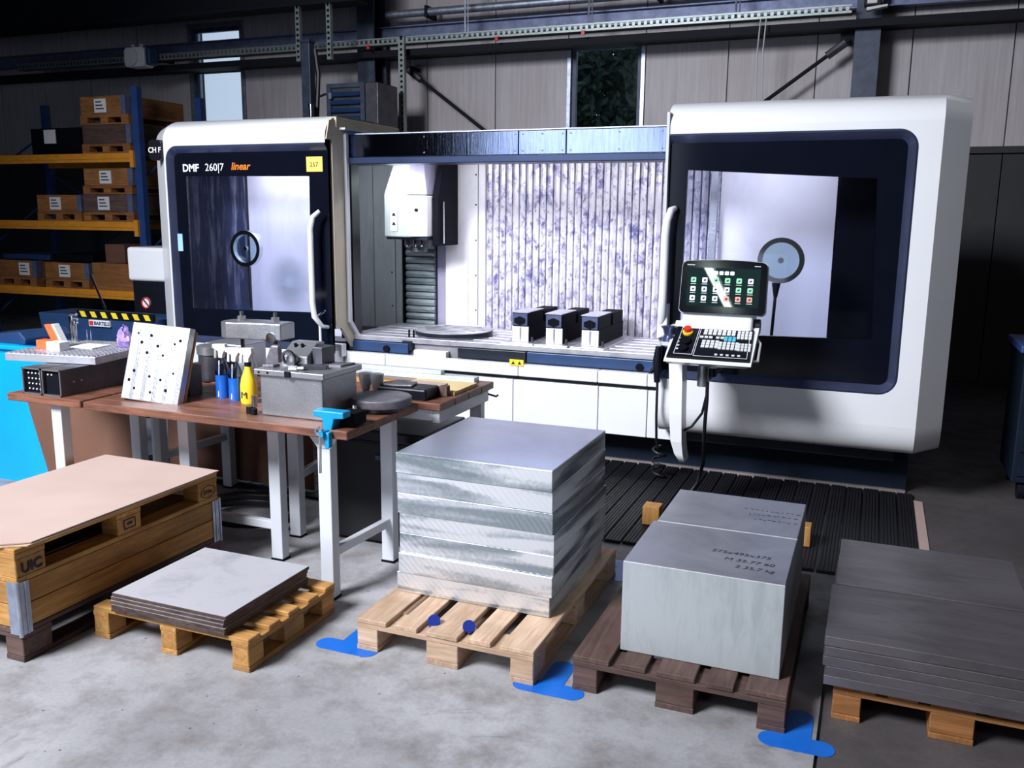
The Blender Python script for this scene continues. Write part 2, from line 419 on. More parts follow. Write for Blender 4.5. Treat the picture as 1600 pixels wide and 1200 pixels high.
# back wall: one-metre sheet panels hung on a dark backing
wb = link('wall_back', MB().box(-15, -9.82, WY + .1, WY + .3, 0, 6.6).box(-8.82, -3.82, WY + .1, WY + .3, 0, 6.6).box(-2.82, 7.5, WY + .1, WY + .3, 0, 6.6)
          .box(-9.82, -8.82, WY + .1, WY + .3, 0, 1.9).box(-9.82, -8.82, WY + .1, WY + .3, 4.55, 6.6)
          .box(-3.82, -2.82, WY + .1, WY + .3, 0, 1.9).box(-3.82, -2.82, WY + .1, WY + .3, 3.97, 6.6).mesh('wall_back'), 'dark_wall'); tag(wb, kind='structure')
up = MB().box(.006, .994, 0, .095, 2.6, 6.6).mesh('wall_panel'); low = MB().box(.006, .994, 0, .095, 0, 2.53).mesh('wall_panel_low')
for k in range(-15, 7):
    x = k + .18
    if k in (-10, -4):
        zt = 4.55 if k == -10 else 3.97
        part('wall_panel', MB().box(x + .006, x + .994, WY + .005, WY + .1, zt, 6.6), 'wall_panel', wb)
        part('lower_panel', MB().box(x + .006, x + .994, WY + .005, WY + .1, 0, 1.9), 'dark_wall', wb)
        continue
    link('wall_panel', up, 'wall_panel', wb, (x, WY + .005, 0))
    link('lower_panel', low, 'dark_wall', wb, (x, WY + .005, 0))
part('wall_ledge', MB().box(-15, 7.3, WY - .05, WY + .02, 2.53, 2.6), 'dark_wall', wb)
for i, (x0, zt) in enumerate(((-9.82, 4.55), (-3.82, 3.97))):
    w = tag(link('window_%d' % (i + 1), MB().box(x0, x0 + .045, WY - .03, WY + .2, 1.9, zt).box(x0 + .955, x0 + 1, WY - .03, WY + .2, 1.9, zt)
            .box(x0 + .045, x0 + .955, WY - .03, WY + .2, zt - .05, zt).box(x0 + .045, x0 + .955, WY - .03, WY + .2, 1.9, 1.95).mesh('window'), 'galvanised'), kind='structure')
    part('window_sash', MB().box(x0 + .045, x0 + .10, WY + .03, WY + .09, 1.95, zt - .05).box(x0 + .90, x0 + .955, WY + .03, WY + .09, 1.95, zt - .05)
         .box(x0 + .10, x0 + .90, WY + .03, WY + .09, zt - .11, zt - .05), 'column_blue', w)
    part('window_pane', MB().box(x0 + .10, x0 + .90, WY + .055, WY + .065, 1.95, zt - .11), 'window_glass', w)
    if i == 0:
        part('glazing_bar', MB().box(x0 + .10, x0 + .90, WY + .02, WY + .10, 3.86, 3.97), 'girder_dark', w)

# steel frame of the hall
def h_column(x, y, label):
    t = thing('steel_column', label, 'column', (x, y, 0))
    part('flange', MB().box(x - .13, x + .13, y, y + .02, 0, 6.5), 'column_blue', t)
    part('flange', MB().box(x - .13, x + .13, y + .30, y + .32, 0, 6.5), 'column_blue', t)
    part('web', MB().box(x - .008, x + .008, y + .02, y + .30, 0, 6.5), 'girder_dark', t)
    return t
h_column(-6.5, 10.85, 'dark blue steel column behind the louvred cabinet')
h_column(-.28, 10.85, 'speckled dark steel column above the right machine door')
t = thing('crane_girder', 'dark overhead girder along the top left of the hall', 'girder', (-10.2, 9.9, 4.33))
part('web', MB().box(-14.7, -6.05, 10.0, 10.04, 4.36, 4.9), 'girder_dark', t)
part('flange', MB().box(-14.7, -6.05, 9.87, 10.17, 4.33, 4.36), 'girder_dark', t)
part('flange', MB().box(-14.7, -6.05, 9.87, 10.17, 4.9, 4.93), 'girder_dark', t)
t = thing('wall_purlin', 'blue grey steel purlin running across the wall above the windows', 'beam', (-3, 11.1, 4.08))
part('web', MB().box(-14.7, 7.2, 11.12, 11.15, 4.08, 4.26), 'purlin_blue', t)
part('lip', MB().box(-14.7, 7.2, 11.05, 11.12, 4.08, 4.095), 'purlin_blue', t)
part('lip', MB().box(-14.7, 7.2, 11.05, 11.12, 4.245, 4.26), 'purlin_blue', t)
t = thing('service_pipe', 'long bluish pipe under the roof above the purlin', 'pipe', (-3, 10.9, 4.3))
part('pipe_run', MB().cyl((-6.2, 10.9, 4.37), (7.2, 10.9, 4.37), .05, n=14), 'galvanised', t, 40)
for x in (-5.6, -2.6, .4, 3.4): part('pipe_clip', MB().box(x - .02, x + .02, 10.84, 11.12, 4.30, 4.44), 'girder_dark', t)
solo('wall_rail', MB().box(-14.7, 7.2, 10.72, 10.84, 3.82, 3.90).box(-14.7, 7.2, 10.84, 11.25, 3.86, 3.88), 'girder_dark', 'dark horizontal rail across the wall below the cable tray', 'rail')
# perforated cable tray
t = thing('cable_tray', 'long perforated metal cable tray hung in front of the wall', 'cable tray', (-6, 10.6, 3.94))
part('tray_base', MB().box(-12.6, -.45, 10.6, 10.75, 3.945, 3.95), 'tray_metal', t)
slit = MB()
x = -12.55
while x < -.5:
    slit.box(x, x + .035, 10.598, 10.603, 3.965, 4.015); x += .07
part('tray_side', MB().box(-12.6, -.45, 10.598, 10.603, 3.95, 3.968).box(-12.6, -.45, 10.598, 10.603, 4.012, 4.03), 'tray_metal', t)
part('perforated_strip', slit, 'tray_metal', t, kind='stuff')
part('tray_cable', MB().tube([(-12.4, 10.68, 3.965), (-6, 10.66, 3.968), (-.5, 10.69, 3.965)], .015), 'cable_black', t)
for x in (-4.96, -3.36, -1.66):
    part('threaded_hanger', MB().cyl((x, 10.66, 3.95), (x, 10.66, 5.2), .012, n=8).cyl((x + .04, 10.66, 3.95), (x + .04, 10.66, 5.2), .008, n=8), 'galvanised', t)
for x in (-6.3, -4.5, -3.4, -10.1):
    part('red_clip', MB().box(x - .02, x + .02, 10.57, 10.60, 3.90, 3.95), 'red', t)
def strut(name, label, x, y, z0, z1, w=.085):
    t = thing(name, label, 'strut', (x, y, z0))
    part('channel_side', MB().box(x - w / 2, x - w / 2 + .012, y, y + .05, z0, z1), 'tray_metal', t)
    part('channel_side', MB().box(x + w / 2 - .012, x + w / 2, y, y + .05, z0, z1), 'tray_metal', t)
    f = MB(); z = z0
    while z < z1 - .05:
        f.box(x - w / 2, x + w / 2, y - .004, y, z, z + .035)
        f.box(x - w / 2, x - .017, y - .004, y, z + .035, z + .065).box(x + .017, x + w / 2, y - .004, y, z + .035, z + .065); z += .065
    part('slotted_face', f, 'tray_metal', t, kind='stuff')
    part('slot_back', MB().box(x - .02, x + .02, y + .01, y + .014, z0, z1), 'black_matte', t)
    return t
strut('slotted_strut', 'long slotted upright strut standing over the end of the left machine roof', -5.80, 10.548, 2.45, 4.03)
strut('slotted_strut', 'short slotted hanger strut left of the dark blue post', -6.90, 9.9, 3.68, 4.33, .06)
strut('slotted_strut', 'short slotted hanger strut right of the dark blue post', -6.45, 9.9, 3.68, 4.33, .06)
t = thing('riser_post', 'dark blue riser post with hose standing behind the left machine roof', 'post', (-6.73, 9.8, 0))
part('post_body', MB().box(-6.80, -6.67, 9.8, 9.92, 0, 3.88), 'column_blue', t, bevel=.01)
part('post_cap', MB().box(-6.81, -6.66, 9.79, 9.93, 3.88, 3.91), 'column_blue', t)
part('hose', MB().tube([(-6.63, 9.85, 2.4), (-6.62, 9.85, 3.0), (-6.58, 9.85, 3.5), (-6.62, 9.85, 3.8)], .028), 'cable_black', t, 40)
part('side_branch', MB().tube([(-6.63, 9.85, 3.22), (-6.5, 9.85, 3.26), (-6.42, 9.86, 3.27)], .014), 'cable_black', t, 40)
part('pipe_stub', MB().cyl((-6.6, 9.7, .0), (-6.6, 9.7, 3.10), .03).cyl((-6.6, 9.7, 3.10), (-6.6, 9.7, 3.13), .036), 'chrome', t, 40)
# louvred cabinet
t = thing('louvred_cabinet', 'dark louvred switch cabinet on the wall above the left machine roof', 'cabinet', (-6.1, 9.8, 2.4))
part('cabinet_body', MB().box(-6.46, -5.75, 9.86, 10.35, 2.4, 3.38), 'steel_dark', t, bevel=.01)
part('door_frame', MB().box(-6.46, -5.92, 9.83, 9.86, 3.33, 3.38).box(-6.46, -6.40, 9.83, 9.86, 2.4, 3.33).box(-5.98, -5.92, 9.83, 9.86, 2.4, 3.33), 'column_blue', t)
for k in range(9):
    z = 2.46 + k * .095
    part('louvre', MB().prism([(9.85, z), (9.83, z + .02), (9.80, z + .005), (9.85, z + .06)], 'x', -6.40, -5.98), 'navy_paint', t)
for z in (2.9, 3.2): part('hinge', MB().box(-6.41, -6.37, 9.80, 9.83, z, z + .07), 'galvanised', t)
# diagonal tie rods
def rod(label, a, b):
    t = thing('tie_rod', label, 'brace', a)
    part('rod', MB().cyl(a, b, .022, n=10), 'girder_dark', t, 40)
    d = (Vector(b) - Vector(a)).normalized()
    part('turnbuckle', MB().cyl(Vector(a) + d * .05, Vector(a) + d * .28, .045, n=8), 'steel_dark', t)
    p = Vector(a)
    part('gusset_plate', MB().box(p.x - .10, p.x + .05, p.y + .03, p.y + .045, p.z - .03, p.z + .09), 'girder_dark', t)
    part('wall_anchor', MB().box(p.x - .06, p.x, p.y + .045, WY + .004, p.z, p.z + .05), 'girder_dark', t)
    q = Vector(b); part('wall_anchor', MB().box(q.x - .03, q.x + .03, q.y, WY + .004, q.z - .03, q.z + .03), 'girder_dark', t)
rod('diagonal tie rod falling right from the strut to the machine roof', (-5.93, 10.9, 3.70), (-4.0, 10.9, 2.30))
rod('diagonal tie rod rising right to the column above the right door', (-.46, 10.95, 3.74), (-2.2, 10.95, 2.49))
t = thing('junction_box', 'white rounded junction box hung on the dark wall at the upper left', 'junction box', (-10.0, 10.4, 3.9))
part('housing', MB().prism(rrect(-10.17, -9.80, 3.83, 4.10, .06), 'y', 10.35, 10.55), 'white_paint', t, 40, .01)
part('mounting_arm', MB().box(-10.0, -9.95, 10.55, 11.11, 3.98, 4.03), 'girder_dark', t)
part('round_cover', MB().cyl((-10.02, 10.35, 3.96), (-10.02, 10.32, 3.96), .115, n=24), 'white_paint', t, 40)
part('end_cap', MB().box(-9.80, -9.72, 10.37, 10.53, 3.85, 4.08), 'navy_paint', t, bevel=.02)
for x in (-10.08, -9.93): part('gland', MB().cyl((x, 10.45, 4.10), (x, 10.45, 4.15), .03, n=10), 'side_paint', t)
for i, x in enumerate((-1.38, -1.32)):
    solo('drop_cable', MB().tube([(x, 10.62, 4.0), (x - .02, 10.62, 3.6), (x + .01 * i, 10.62, 3.0), (x, 10.62, 2.5)], .008, 6), 'side_paint',
         ('thin pale cable hanging from the tray, left of its twin' if i == 0 else 'thin pale cable hanging from the tray, right of its twin'), 'cable')
t = thing('signal_lamp', 'small white signal lamp box at the right end of the cable tray', 'lamp', (-.26, 10.5, 3.95))
part('housing', MB().box(-.33, -.16, 10.5, 10.6, 3.98, 4.12), 'black_plastic', t, bevel=.01)
part('lens', MB().box(-.30, -.20, 10.48, 10.50, 4.0, 4.1), 'paper', t, bevel=.01)
part('reflector', MB().prism([(-.30, 3.93), (-.10, 3.96), (-.10, 3.98), (-.30, 3.96)], 'y', 10.46, 10.56), 'white_paint', t)

# trees outside the second window
def tree(label, x, y, z, r, seed):
    rnd = random.Random(seed)
    t = thing('tree', label, 'tree', (x, y, 0), group='trees outside the window')
    part('trunk', MB().tube([(x, y, 0), (x + .1, y, z * .5), (x - .05, y, z)], [.18, .14, .06], 8), 'bark', t, 40)
    m = MB()
    for _ in range(11000):
        d = Vector((rnd.gauss(0, 1), rnd.gauss(0, 1), rnd.gauss(0, 1))).normalized() * (r * rnd.uniform(.45, 1) ** .6)
        p = Vector((x, y, z)) + Vector((d.x, d.y, d.z * 1.15))
        a = Vector((rnd.gauss(0, 1), rnd.gauss(0, 1), rnd.gauss(0, 1))).normalized(); b = a.orthogonal().normalized()
        l = rnd.uniform(.07, .13)
        m.add([p - a * l, p + b * l * .5, p + a * l, p - b * l * .5], [(0, 1, 2, 3)])
    me = bpy.data.meshes.new('foliage'); me.from_pydata([tuple(Vector(v) - Vector((x, y, 0))) for v in m.v], [], m.f)
    tag(link('foliage', me, 'leaf_green', t), kind='stuff')
tree('dark green leafy tree outside the middle window', -4.7, 16.5, 3.4, 2.1, 3)
tree('shadowed tree standing further back outside the middle window', -5.6, 19.6, 4.2, 2.6, 4)
tree('third tree filling the background outside the middle window', -7.4, 22.5, 4.2, 3.0, 5)

# ================================================================== MILLING MACHINE
YD = 5.85
mach = thing('milling_machine', 'large white and black milling machine with both doors slid open', 'machine', (-2.5, 6.4, 0))
mp = lambda n, mb, mat, par=mach, **k: part(n, mb, mat, par, **k)
mp('plinth', MB().box(-5.3, .30, 6.40, 8.9, 0, .27), 'plinth_navy')
mp('plinth_sill', MB().box(-5.3, .30, 6.37, 6.40, 0, .018), 'sill_grey')
mp('rear_housing', MB().box(-5.45, .40, 7.3, 9.0, .27, 2.30), 'side_paint')
mp('roof', MB().box(-5.3, .30, 6.44, 7.4, 2.40, 2.43), 'steel_grey')  # unseen lid added to keep hall light out of the cabin
edges = [-5.35, -4.2, -3.18, -2.44, -1.78, -1.42, -1.15]
for a, b in zip(edges, edges[1:]): mp('base_panel', MB().box(a + .003, b - .003, 6.09, 6.13, .275, .615), 'white_paint', bevel=.004)
edges = [-5.35, -4.2, -3.51, -2.39, -1.78, -1.42, -1.15]
for a, b in zip(edges, edges[1:]): mp('upper_panel', MB().box(a + .002, b - .002, 6.06, 6.13, .648, .735), 'white_paint', bevel=.006)
mp('base_core', MB().box(-5.35, .2, 6.13, 7.3, .275, .70), 'rail_dark')
# work table
wt = mp('work_table', MB().box(-3.90, -1.36, 6.21, 7.05, .72, .825), 'steel_grey')
for a, b, mat in ((-3.90, -3.36, 'navy_paint'), (-2.93, -2.37, 'rail_dark'), (-2.36, -1.38, 'navy_paint')):
    mp('table_rail', MB().box(a, b, 6.16, 6.21, .735, .815), mat, wt, bevel=.004)
for x in (-3.55, -1.50): mp('rail_plug', MB().cyl((x, 6.16, .765), (x, 6.145, .765), .028), 'black_matte', wt)
for k in range(6):
    y0 = 6.18 + k * .147
    mp('table_strip', MB().box(-3.92, -1.34, y0, y0 + .125, .82, .86), 'table_steel', wt, bevel=.003)
mp('warning_label', MB().box(-2.455, -2.345, 6.052, 6.06, .728, .772), 'hazard_yellow', wt)
for x in (-2.425, -2.375): mp('warning_sign', MB().prism([(x - .014, .738), (x + .014, .738), (x, .762)], 'y', 6.049, 6.053), 'ink', wt)
# rotary table
mp('rotary_rim', MB().ring((-3.12, 6.50, .872), (0, 0, 1), .314, .30, .03, 40), 'rail_dark', smooth=40)
rt = mp('rotary_table', MB().lathe([(.22, 0), (.22, .14), (.26, .15), (.30, .165), (.31, .175), (.31, .205), (.30, .21), (.02, .21)], (-3.12, 6.50, .70), 40), 'table_steel', smooth=35)
for k in range(5): mp('table_slot', MB().box(-3.39 + abs(k - 2) * .05, -2.85 - abs(k - 2) * .05, 6.34 + k * .08, 6.352 + k * .08, .908, .9125), 'rail_dark', rt)
mp('drum_cover', MB().box(-3.30, -3.02, 6.14, 6.2, .70, .775), 'white_paint', rt, bevel=.005)
for x in (-3.38, -3.34): mp('clamp_stud', MB().cyl((x, 6.22, .80), (x, 6.22, .92), .008, n=8), 'black_matte', rt)
mp('clamp_block', MB().box(-3.42, -3.33, 6.17, 6.26, .76, .84), 'rail_dark', rt, bevel=.006)
# interior back wall
bw = mp('back_wall', MB().box(-5.3, -.2, 7.16, 7.2, .70, 2.4), 'steel_dark')
for a, b, mat in ((-4.60, -4.40, 'inner_steel'), (-4.39, -4.22, 'inner_steel'), (-4.21, -4.00, 'inner_steel'), (-3.99, -3.93, 'head_green'), (-3.59, -3.485, 'inner_mauve'), (-3.48, -3.19, 'inner_white'), (-3.18, -3.12, 'inner_white')):
    mp('wall_sheet', MB().box(a, b, 7.11 if mat != 'inner_mauve' else 7.14, 7.16, .80, 2.38), mat, bw)
mp('cover_sheet', MB().box(-3.488, -3.275, 7.095, 7.11, .84, 1.585), 'inner_white', bw, bevel=.003)
for z in (1.0, 1.3, 1.6, 1.9, 2.15):
    for x in (-3.205, -4.03): mp('screw', MB().cyl((x, 7.11, z), (x, 7.104, z), .008, n=8), 'steel_dark', bw)
mp('gap_strip', MB().box(-3.93, -3.88, 7.12, 7.16, .80, 1.7), 'black_matte', bw)  # black strip between the wall sheet and the bellows
hb = mp('spindle_bellows', MB().box(-3.88, -3.59, 7.13, 7.16, .80, 2.3), 'rail_dark')
for k in range(16):
    z = .83 + k * .062
    mp('bellows_fold', MB().prism([(7.13, z), (7.10, z + .004), (7.085, z + .03), (7.10, z + .055), (7.13, z + .058)], 'x', -3.88, -3.60), 'bellow_steel', hb)
# vertical bellows slats
vb = mp('back_bellows', MB().box(-3.12, -.28, 7.15, 7.16, .80, 2.4), 'rail_dark')
sl = MB().prism([(0, 7.15), (.004, 7.125), (.028, 7.105), (.052, 7.12), (.056, 7.15)], 'z', .80, 2.39)
sl.v = [(a, b - 6.4, c) for a, b, c in sl.v]; slm = sl.mesh('slat'); k = 0
x = -3.115
while x < -.33:
    link('slat', slm, 'slat_steel', vb, (x + 2.5, 0, 0)); x += .0605
# side walls of the cabin and floor trough
mp('cabin_side', MB().box(-.27, -.22, 6.5, 7.2, .70, 2.4), 'black_matte')
mp('dark_backing', MB().box(-.262, .25, 6.45, 6.47, .72, 2.35), 'black_matte')  # added black sheet that darkens the view through the right door window
mp('cabin_floor', MB().box(-5.3, -3.92, 6.15, 7.2, .70, .80), 'rail_dark')
mp('cabin_floor', MB().box(-1.34, -.2, 6.15, 7.2, .70, .80), 'rail_dark')
mp('cabin_pole', MB().box(-1.18, -1.13, 6.85, 6.9, .80, 2.4), 'steel_grey')
mp('cabin_panel', MB().box(-1.12, -.30, 6.95, 6.97, .80, 2.4), 'inner_white')
mp('left_cabin_panel', MB().box(-5.02, -3.98, 6.40, 6.42, .80, 2.35), 'inner_white')
mp('reflection_sheet', MB().box(-5.75, -5.03, 6.36, 6.38, .80, 2.35), 'painted_reflection')  # dark sheet painted as the reflection seen in the left door window
# spindle head
b0 = [(-3.81, 6.60), (-3.57, 6.55), (-3.43, 6.64), (-3.41, 7.1), (-3.85, 7.1)]
b1 = [(-3.73, 6.70), (-3.58, 6.66), (-3.50, 6.72), (-3.46, 7.1), (-3.80, 7.1)]
hd = mp('spindle_head', MB().prism([b0[0], b0[1], b0[3], b0[4]], 'z', 1.63, 1.97).hexa([(*b0[i], 1.97) for i in (0, 1, 3, 4)], [(*b1[i], 2.33) for i in (0, 1, 3, 4)]), 'head_green', bevel=.012)
mp('cheek_plate', MB().prism([(-3.565, 6.545), (-3.43, 6.635), (-3.42, 6.8), (-3.56, 6.7)], 'z', 1.635, 1.965), 'inner_white', hd, bevel=.008)
mp('cheek_plate', MB().hexa([(-3.565, 6.545, 1.97), (-3.43, 6.635, 1.97), (-3.42, 6.8, 1.97), (-3.56, 6.7, 1.97)],
                            [(-3.575, 6.655, 2.32), (-3.50, 6.715, 2.32), (-3.47, 6.85, 2.32), (-3.57, 6.8, 2.32)]), 'inner_mauve', hd, bevel=.008)
mp('side_cover', MB().prism([(6.70, 1.56), (7.08, 1.56), (7.08, 2.32), (6.85, 2.32), (6.70, 1.95)], 'x', -3.415, -3.36), 'black_matte', hd, bevel=.006)
mp('side_tube', MB().cyl((-3.345, 6.76, 1.58), (-3.345, 6.76, 1.92), .012, n=8), 'chrome', hd)
mp('spindle_nose', MB().lathe([(.13, 0), (.13, .035), (.105, .04), (.10, .085), (.07, .09), (.07, .125)][::-1] if False else [(.055, -.13), (.075, -.125), (.075, -.08), (.11, -.075), (.12, -.02), (.13, 0)], (-3.60, 6.82, 1.63), 24), 'steel_dark', hd, smooth=40)
for x in (-3.66, -3.58, -3.52): mp('coolant_nozzle', MB().cyl((x, 6.70, 1.55), (x, 6.70, 1.63), .012, n=8), 'chrome', hd)
mp('nozzle_plate', MB().box(-3.80, -3.42, 6.62, 7.05, 1.61, 1.632), 'rail_dark', hd)
mp('head_label', MB().add([(-3.735, 6.577, 1.68), (-3.665, 6.562, 1.68), (-3.665, 6.562, 1.90), (-3.735, 6.577, 1.90)], [(0, 1, 2, 3)]), 'paper', hd)
for z in (1.725, 1.80): mp('label_mark', MB().add([(-3.72, 6.572, z), (-3.68, 6.563, z), (-3.69, 6.564, z + .025), (-3.71, 6.57, z + .025)], [(0, 1, 2, 3)]), 'ink', hd)
mp('cheek_bolt', MB().cyl((-3.50, 6.60, 1.85), (-3.50, 6.57, 1.85), .012, n=8), 'black_matte', hd)
# top beam
bm_ = mp('top_beam', MB().box(-3.98, -1.2, 6.17, 6.44, 2.24, 2.415), 'rail_dark')
for a, b in ((-3.97, -2.445), (-2.44, -2.085), (-2.08, -1.22)):
    mp('beam_panel', MB().box(a, b, 6.155, 6.175, 2.245, 2.41), 'stainless', bm_, bevel=.003)
for x in (-3.2, -2.8, -2.47, -2.41, -2.26, -2.11, -2.05, -1.7, -1.4):
    for z in (2.27, 2.385): mp('rivet', MB().cyl((x, 6.155, z), (x, 6.151, z), .006, n=8), 'steel_dark', bm_)
mp('lower_rail', MB().prism([(6.12, 2.19), (6.36, 2.19), (6.36, 2.24), (6.12, 2.24)], 'x', -3.98, -1.2), 'rail_navy', bm_, bevel=.006)
mp('top_edge', MB().box(-3.8, -1.2, 6.15, 6.46, 2.413, 2.42), 'galvanised', bm_)
mp('jamb', MB().box(-3.985, -3.86, 6.19, 6.30, .82, 2.20), 'black_plastic')
for k in range(9): mp('jamb_bolt', MB().cyl((-3.93, 6.19, 1.0 + k * .14), (-3.93, 6.183, 1.0 + k * .14), .008, n=8), 'steel_dark')
mp('side_skirt', MB().prism([(-4.15, .70), (-3.86, .70), (-3.86, .74), (-3.86, .80), (-4.15, .80)], 'y', 6.0, 6.06), 'white_paint', bevel=.004)
# work lights inside the cabin
for i, (x0, x1) in enumerate(((-3.7, -2.7), (-2.4, -1.5))):
    mp('work_lamp', MB().box(x0, x1, 6.40, 6.43, 2.228, 2.24), 'led_strip')
for nm, x, sx, pw in (('cabin_lamp', -2.75, 2.7, 23), ('right_cabin_lamp', -.75, .8, 7), ('left_cabin_lamp', -4.5, .9, 9)):
    y = 6.40 if nm != 'left_cabin_lamp' else 6.12
    area_light(nm, (x, y, 2.222), (x, 6.95 if y > 6.2 else 6.4, 1.1), sx, .05, pw, (.93, .93, 1.0))

# ---- door modules (shell with rounded top and bottom, recessed black door)
def door_module(side, xin, xhole, xflat, xend, yend):
    s = 1 if xend > xin else -1
    nm = 'right_door' if s > 0 else 'left_door'
    prof = [(6.95, 2.545)]
    for i in range(9):
        a = R(90 * i / 8); prof.append((YD + .24 - .24 * math.sin(a), 2.38 + .165 * math.cos(a)))
    zt, zb = 2.38, .56
    bot = [(YD, zb)]
    for i in range(1, 9):
        a = R(80 * i / 8); bot.append((YD + .16 * (1 - math.cos(a)), zb - .19 * math.sin(a)))
    bot.append((6.3, bot[-1][1]))
    m = MB()
    def station(x, p, dy, kz): return [(x, y + dy, 1.46 + (z - 1.46) * kz) for y, z in p]
    # long flat stretch and the chamfered end
    m.strip(station(xin, prof, 0, 1), station(xflat, prof, 0, 1)); m.strip(station(xin, bot, 0, 1), station(xflat, bot, 0, 1))
    full = prof + bot
    m.strip(station(xflat, full, 0, 1), station(xend, full, yend, .99))
    m.strip(station(xend, full, yend, .99), [(xend - .01 * s, 7.3, q[2]) for q in station(xend, full, yend, .99)])
    # flat front between, with the rounded opening (open towards the inner edge)
    r, n = .11, 8; hz0, hz1 = .755, 2.335
    inner = [(xin, hz1), ((xin + xhole) / 2, hz1)]; outer = [(xin, zt), ((xin + xhole) / 2, zt)]
    for i in range(n + 1):
        a = R(90 - 90 * i / n); inner.append((xhole - s * r + s * r * math.cos(a), hz1 - r + r * math.sin(a)))
        outer.append((xflat - s * .0 if i > n // 2 else xhole + (xflat - xhole) * i / (n // 2), zt if i <= n // 2 else zt + (hz1 - r - zt) * (i - n // 2) / (n - n // 2)))
    for i in range(n + 1):
        a = R(-90 * i / n); inner.append((xhole - s * r + s * r * math.cos(a), hz0 + r + r * math.sin(a)))
        outer.append((xflat if i <= n // 2 else xflat + (xhole - xflat) * (i - n // 2) / (n - n // 2), hz0 + r + (zb - hz0 - r) * min(1, i / (n // 2))))
    inner += [((xin + xhole) / 2, hz0), (xin, hz0)]; outer += [((xin + xhole) / 2, zb), (xin, zb)]
    m.strip([(x, YD - .0003, z) for x, z in outer], [(x, YD - .0003, z) for x, z in inner])
    d = mp(nm, m, 'white_paint', smooth=25)
    d['label'] = 'white shell with recessed black door'
    # bevelled bezel around the opening
    def off(k, y):
        out = []
        for x, z in inner:
            cx, cz = (xin - s * 3), (hz0 + hz1) / 2
            zz = z
            if abs(z - hz1) < 1e-6: zz = z - k
            elif abs(z - hz0) < 1e-6: zz = z + k
            else: zz = z - k * (z - cz) / abs(z - cz) * min(1, (abs(z - cz) - (hz1 - hz0) / 2 + r) / r)
            xx = x - s * k * min(1, max(0, (s * (x - xhole) + r) / r))
            out.append((xx, y, zz))
        return out
    bz = MB(); bz.strip(off(0, YD), off(.012, YD - .008)); bz.strip(off(.012, YD - .008), off(.055, YD + .035)); bz.strip(off(.055, YD + .035), off(.07, YD + .06))
    mp('bezel', bz, 'bezel_navy', d, smooth=50)
    # black leaf with a window opening
    yl = YD + .035
    if s > 0: win = [(-1.165, 2.112), (-.035, 2.052), (.012, 1.088), (-1.175, 1.062)]
    else: win = [(-5.22, 2.10), (-4.04, 2.092), (-4.06, 1.055), (-5.225, 1.03)]
    xo = xhole + s * .02; x0, x1 = min(xin, xo), max(xin, xo)
    rect = [(x0, 2.36), (x1, 2.36), (x1, .74), (x0, .74)]
    lf = MB()
    for y, dirn in ((yl, 1), (yl + .03, -1)):
        lf.add([(x, y, z) for x, z in rect] + [(x, y, z) for x, z in win], [(i, (i + 1) % 4, 4 + (i + 1) % 4, 4 + i) for i in range(4)])
    lf.add([(x, yl, z) for x, z in win] + [(x, yl + .03, z) for x, z in win], [(i, (i + 1) % 4, 4 + (i + 1) % 4, 4 + i) for i in range(4)])
    mp('door_leaf', lf, 'door_black', d)
    cx = [sum(p[0] for p in win) / 4, sum(p[1] for p in win) / 4]
    mp('window_pane', MB().prism(win, 'y', yl + .012, yl + .016), 'door_glass', d)
    cdx, cdz = (-.555, 1.555) if s > 0 else (-4.645, 1.535)
    mp('clear_view_disc', MB().cyl((cdx, yl - .012, cdz), (cdx, yl + .006, cdz), .115, n=32), 'disc_glass', d, smooth=30)
    mp('disc_ring', MB().ring((cdx, yl - .03, cdz), (0, 1, 0), .142, .112, .042, 36), 'chrome', d, smooth=30)
    mp('disc_hub', MB().cyl((cdx, yl - .026, cdz), (cdx, yl - .01, cdz), .018, n=16), 'chrome', d, smooth=30)
    if s > 0:
        mp('disc_cable', MB().tube([(cdx - .02, yl - .01, cdz - .13), (cdx - .02, yl - .012, cdz - .2), (cdx - .03, yl - .004, 1.08)], .010), 'cable_black', d, smooth=40)
        mp('cable_boot', MB().cyl((cdx - .02, yl - .012, cdz - .14), (cdx - .02, yl - .012, cdz - .23), .028, .012, 12), 'black_plastic', d)
    else:
        mp('disc_tube', MB().tube([(cdx + .005, yl - .004, cdz - .13), (cdx + .01, yl - .004, 1.07)], .008), 'black_plastic', d)
    return d
RD = door_module('right', -1.30, .175, .30, .455, .18)
LD = door_module('left', -3.87, -5.385, -5.40, -5.66, .20)
mp('leaf_edge', MB().box(-1.305, -1.285, 5.84, 5.93, .745, 2.47), 'side_paint', RD, bevel=.003)
# side of the left module that faces the opening
mp('edge_frame', MB().prism([(5.855, 2.36), (5.90, 2.50), (6.12, 2.53), (6.12, .98), (6.28, .80), (6.28, .74), (6.18, .74), (6.0, .93), (5.93, .93), (5.93, 2.36)], 'x', -3.885, -3.86), 'warm_bounce_cream', LD)
mp('edge_lip', MB().prism([(6.085, 2.42), (6.12, 2.42), (6.12, .98), (6.28, .80), (6.28, .74), (6.25, .74), (6.25, .79), (6.085, .97)], 'x', -3.875, -3.835), 'side_paint', LD)
mp('roof_track', MB().box(-3.95, -3.85, 5.98, 6.95, 2.455, 2.53), 'warm_bounce_cream', LD, bevel=.005)
mp('roof_track_lip', MB().box(-3.90, -3.80, 6.02, 6.92, 2.44, 2.455), 'side_paint', LD)
mp('track_stop', MB().box(-3.94, -3.86, 6.9, 6.97, 2.43, 2.47), 'black_matte', LD)
mp('sill_panel', MB().box(-5.38, -3.885, YD, YD + .2, .46, .75), 'white_paint', LD)
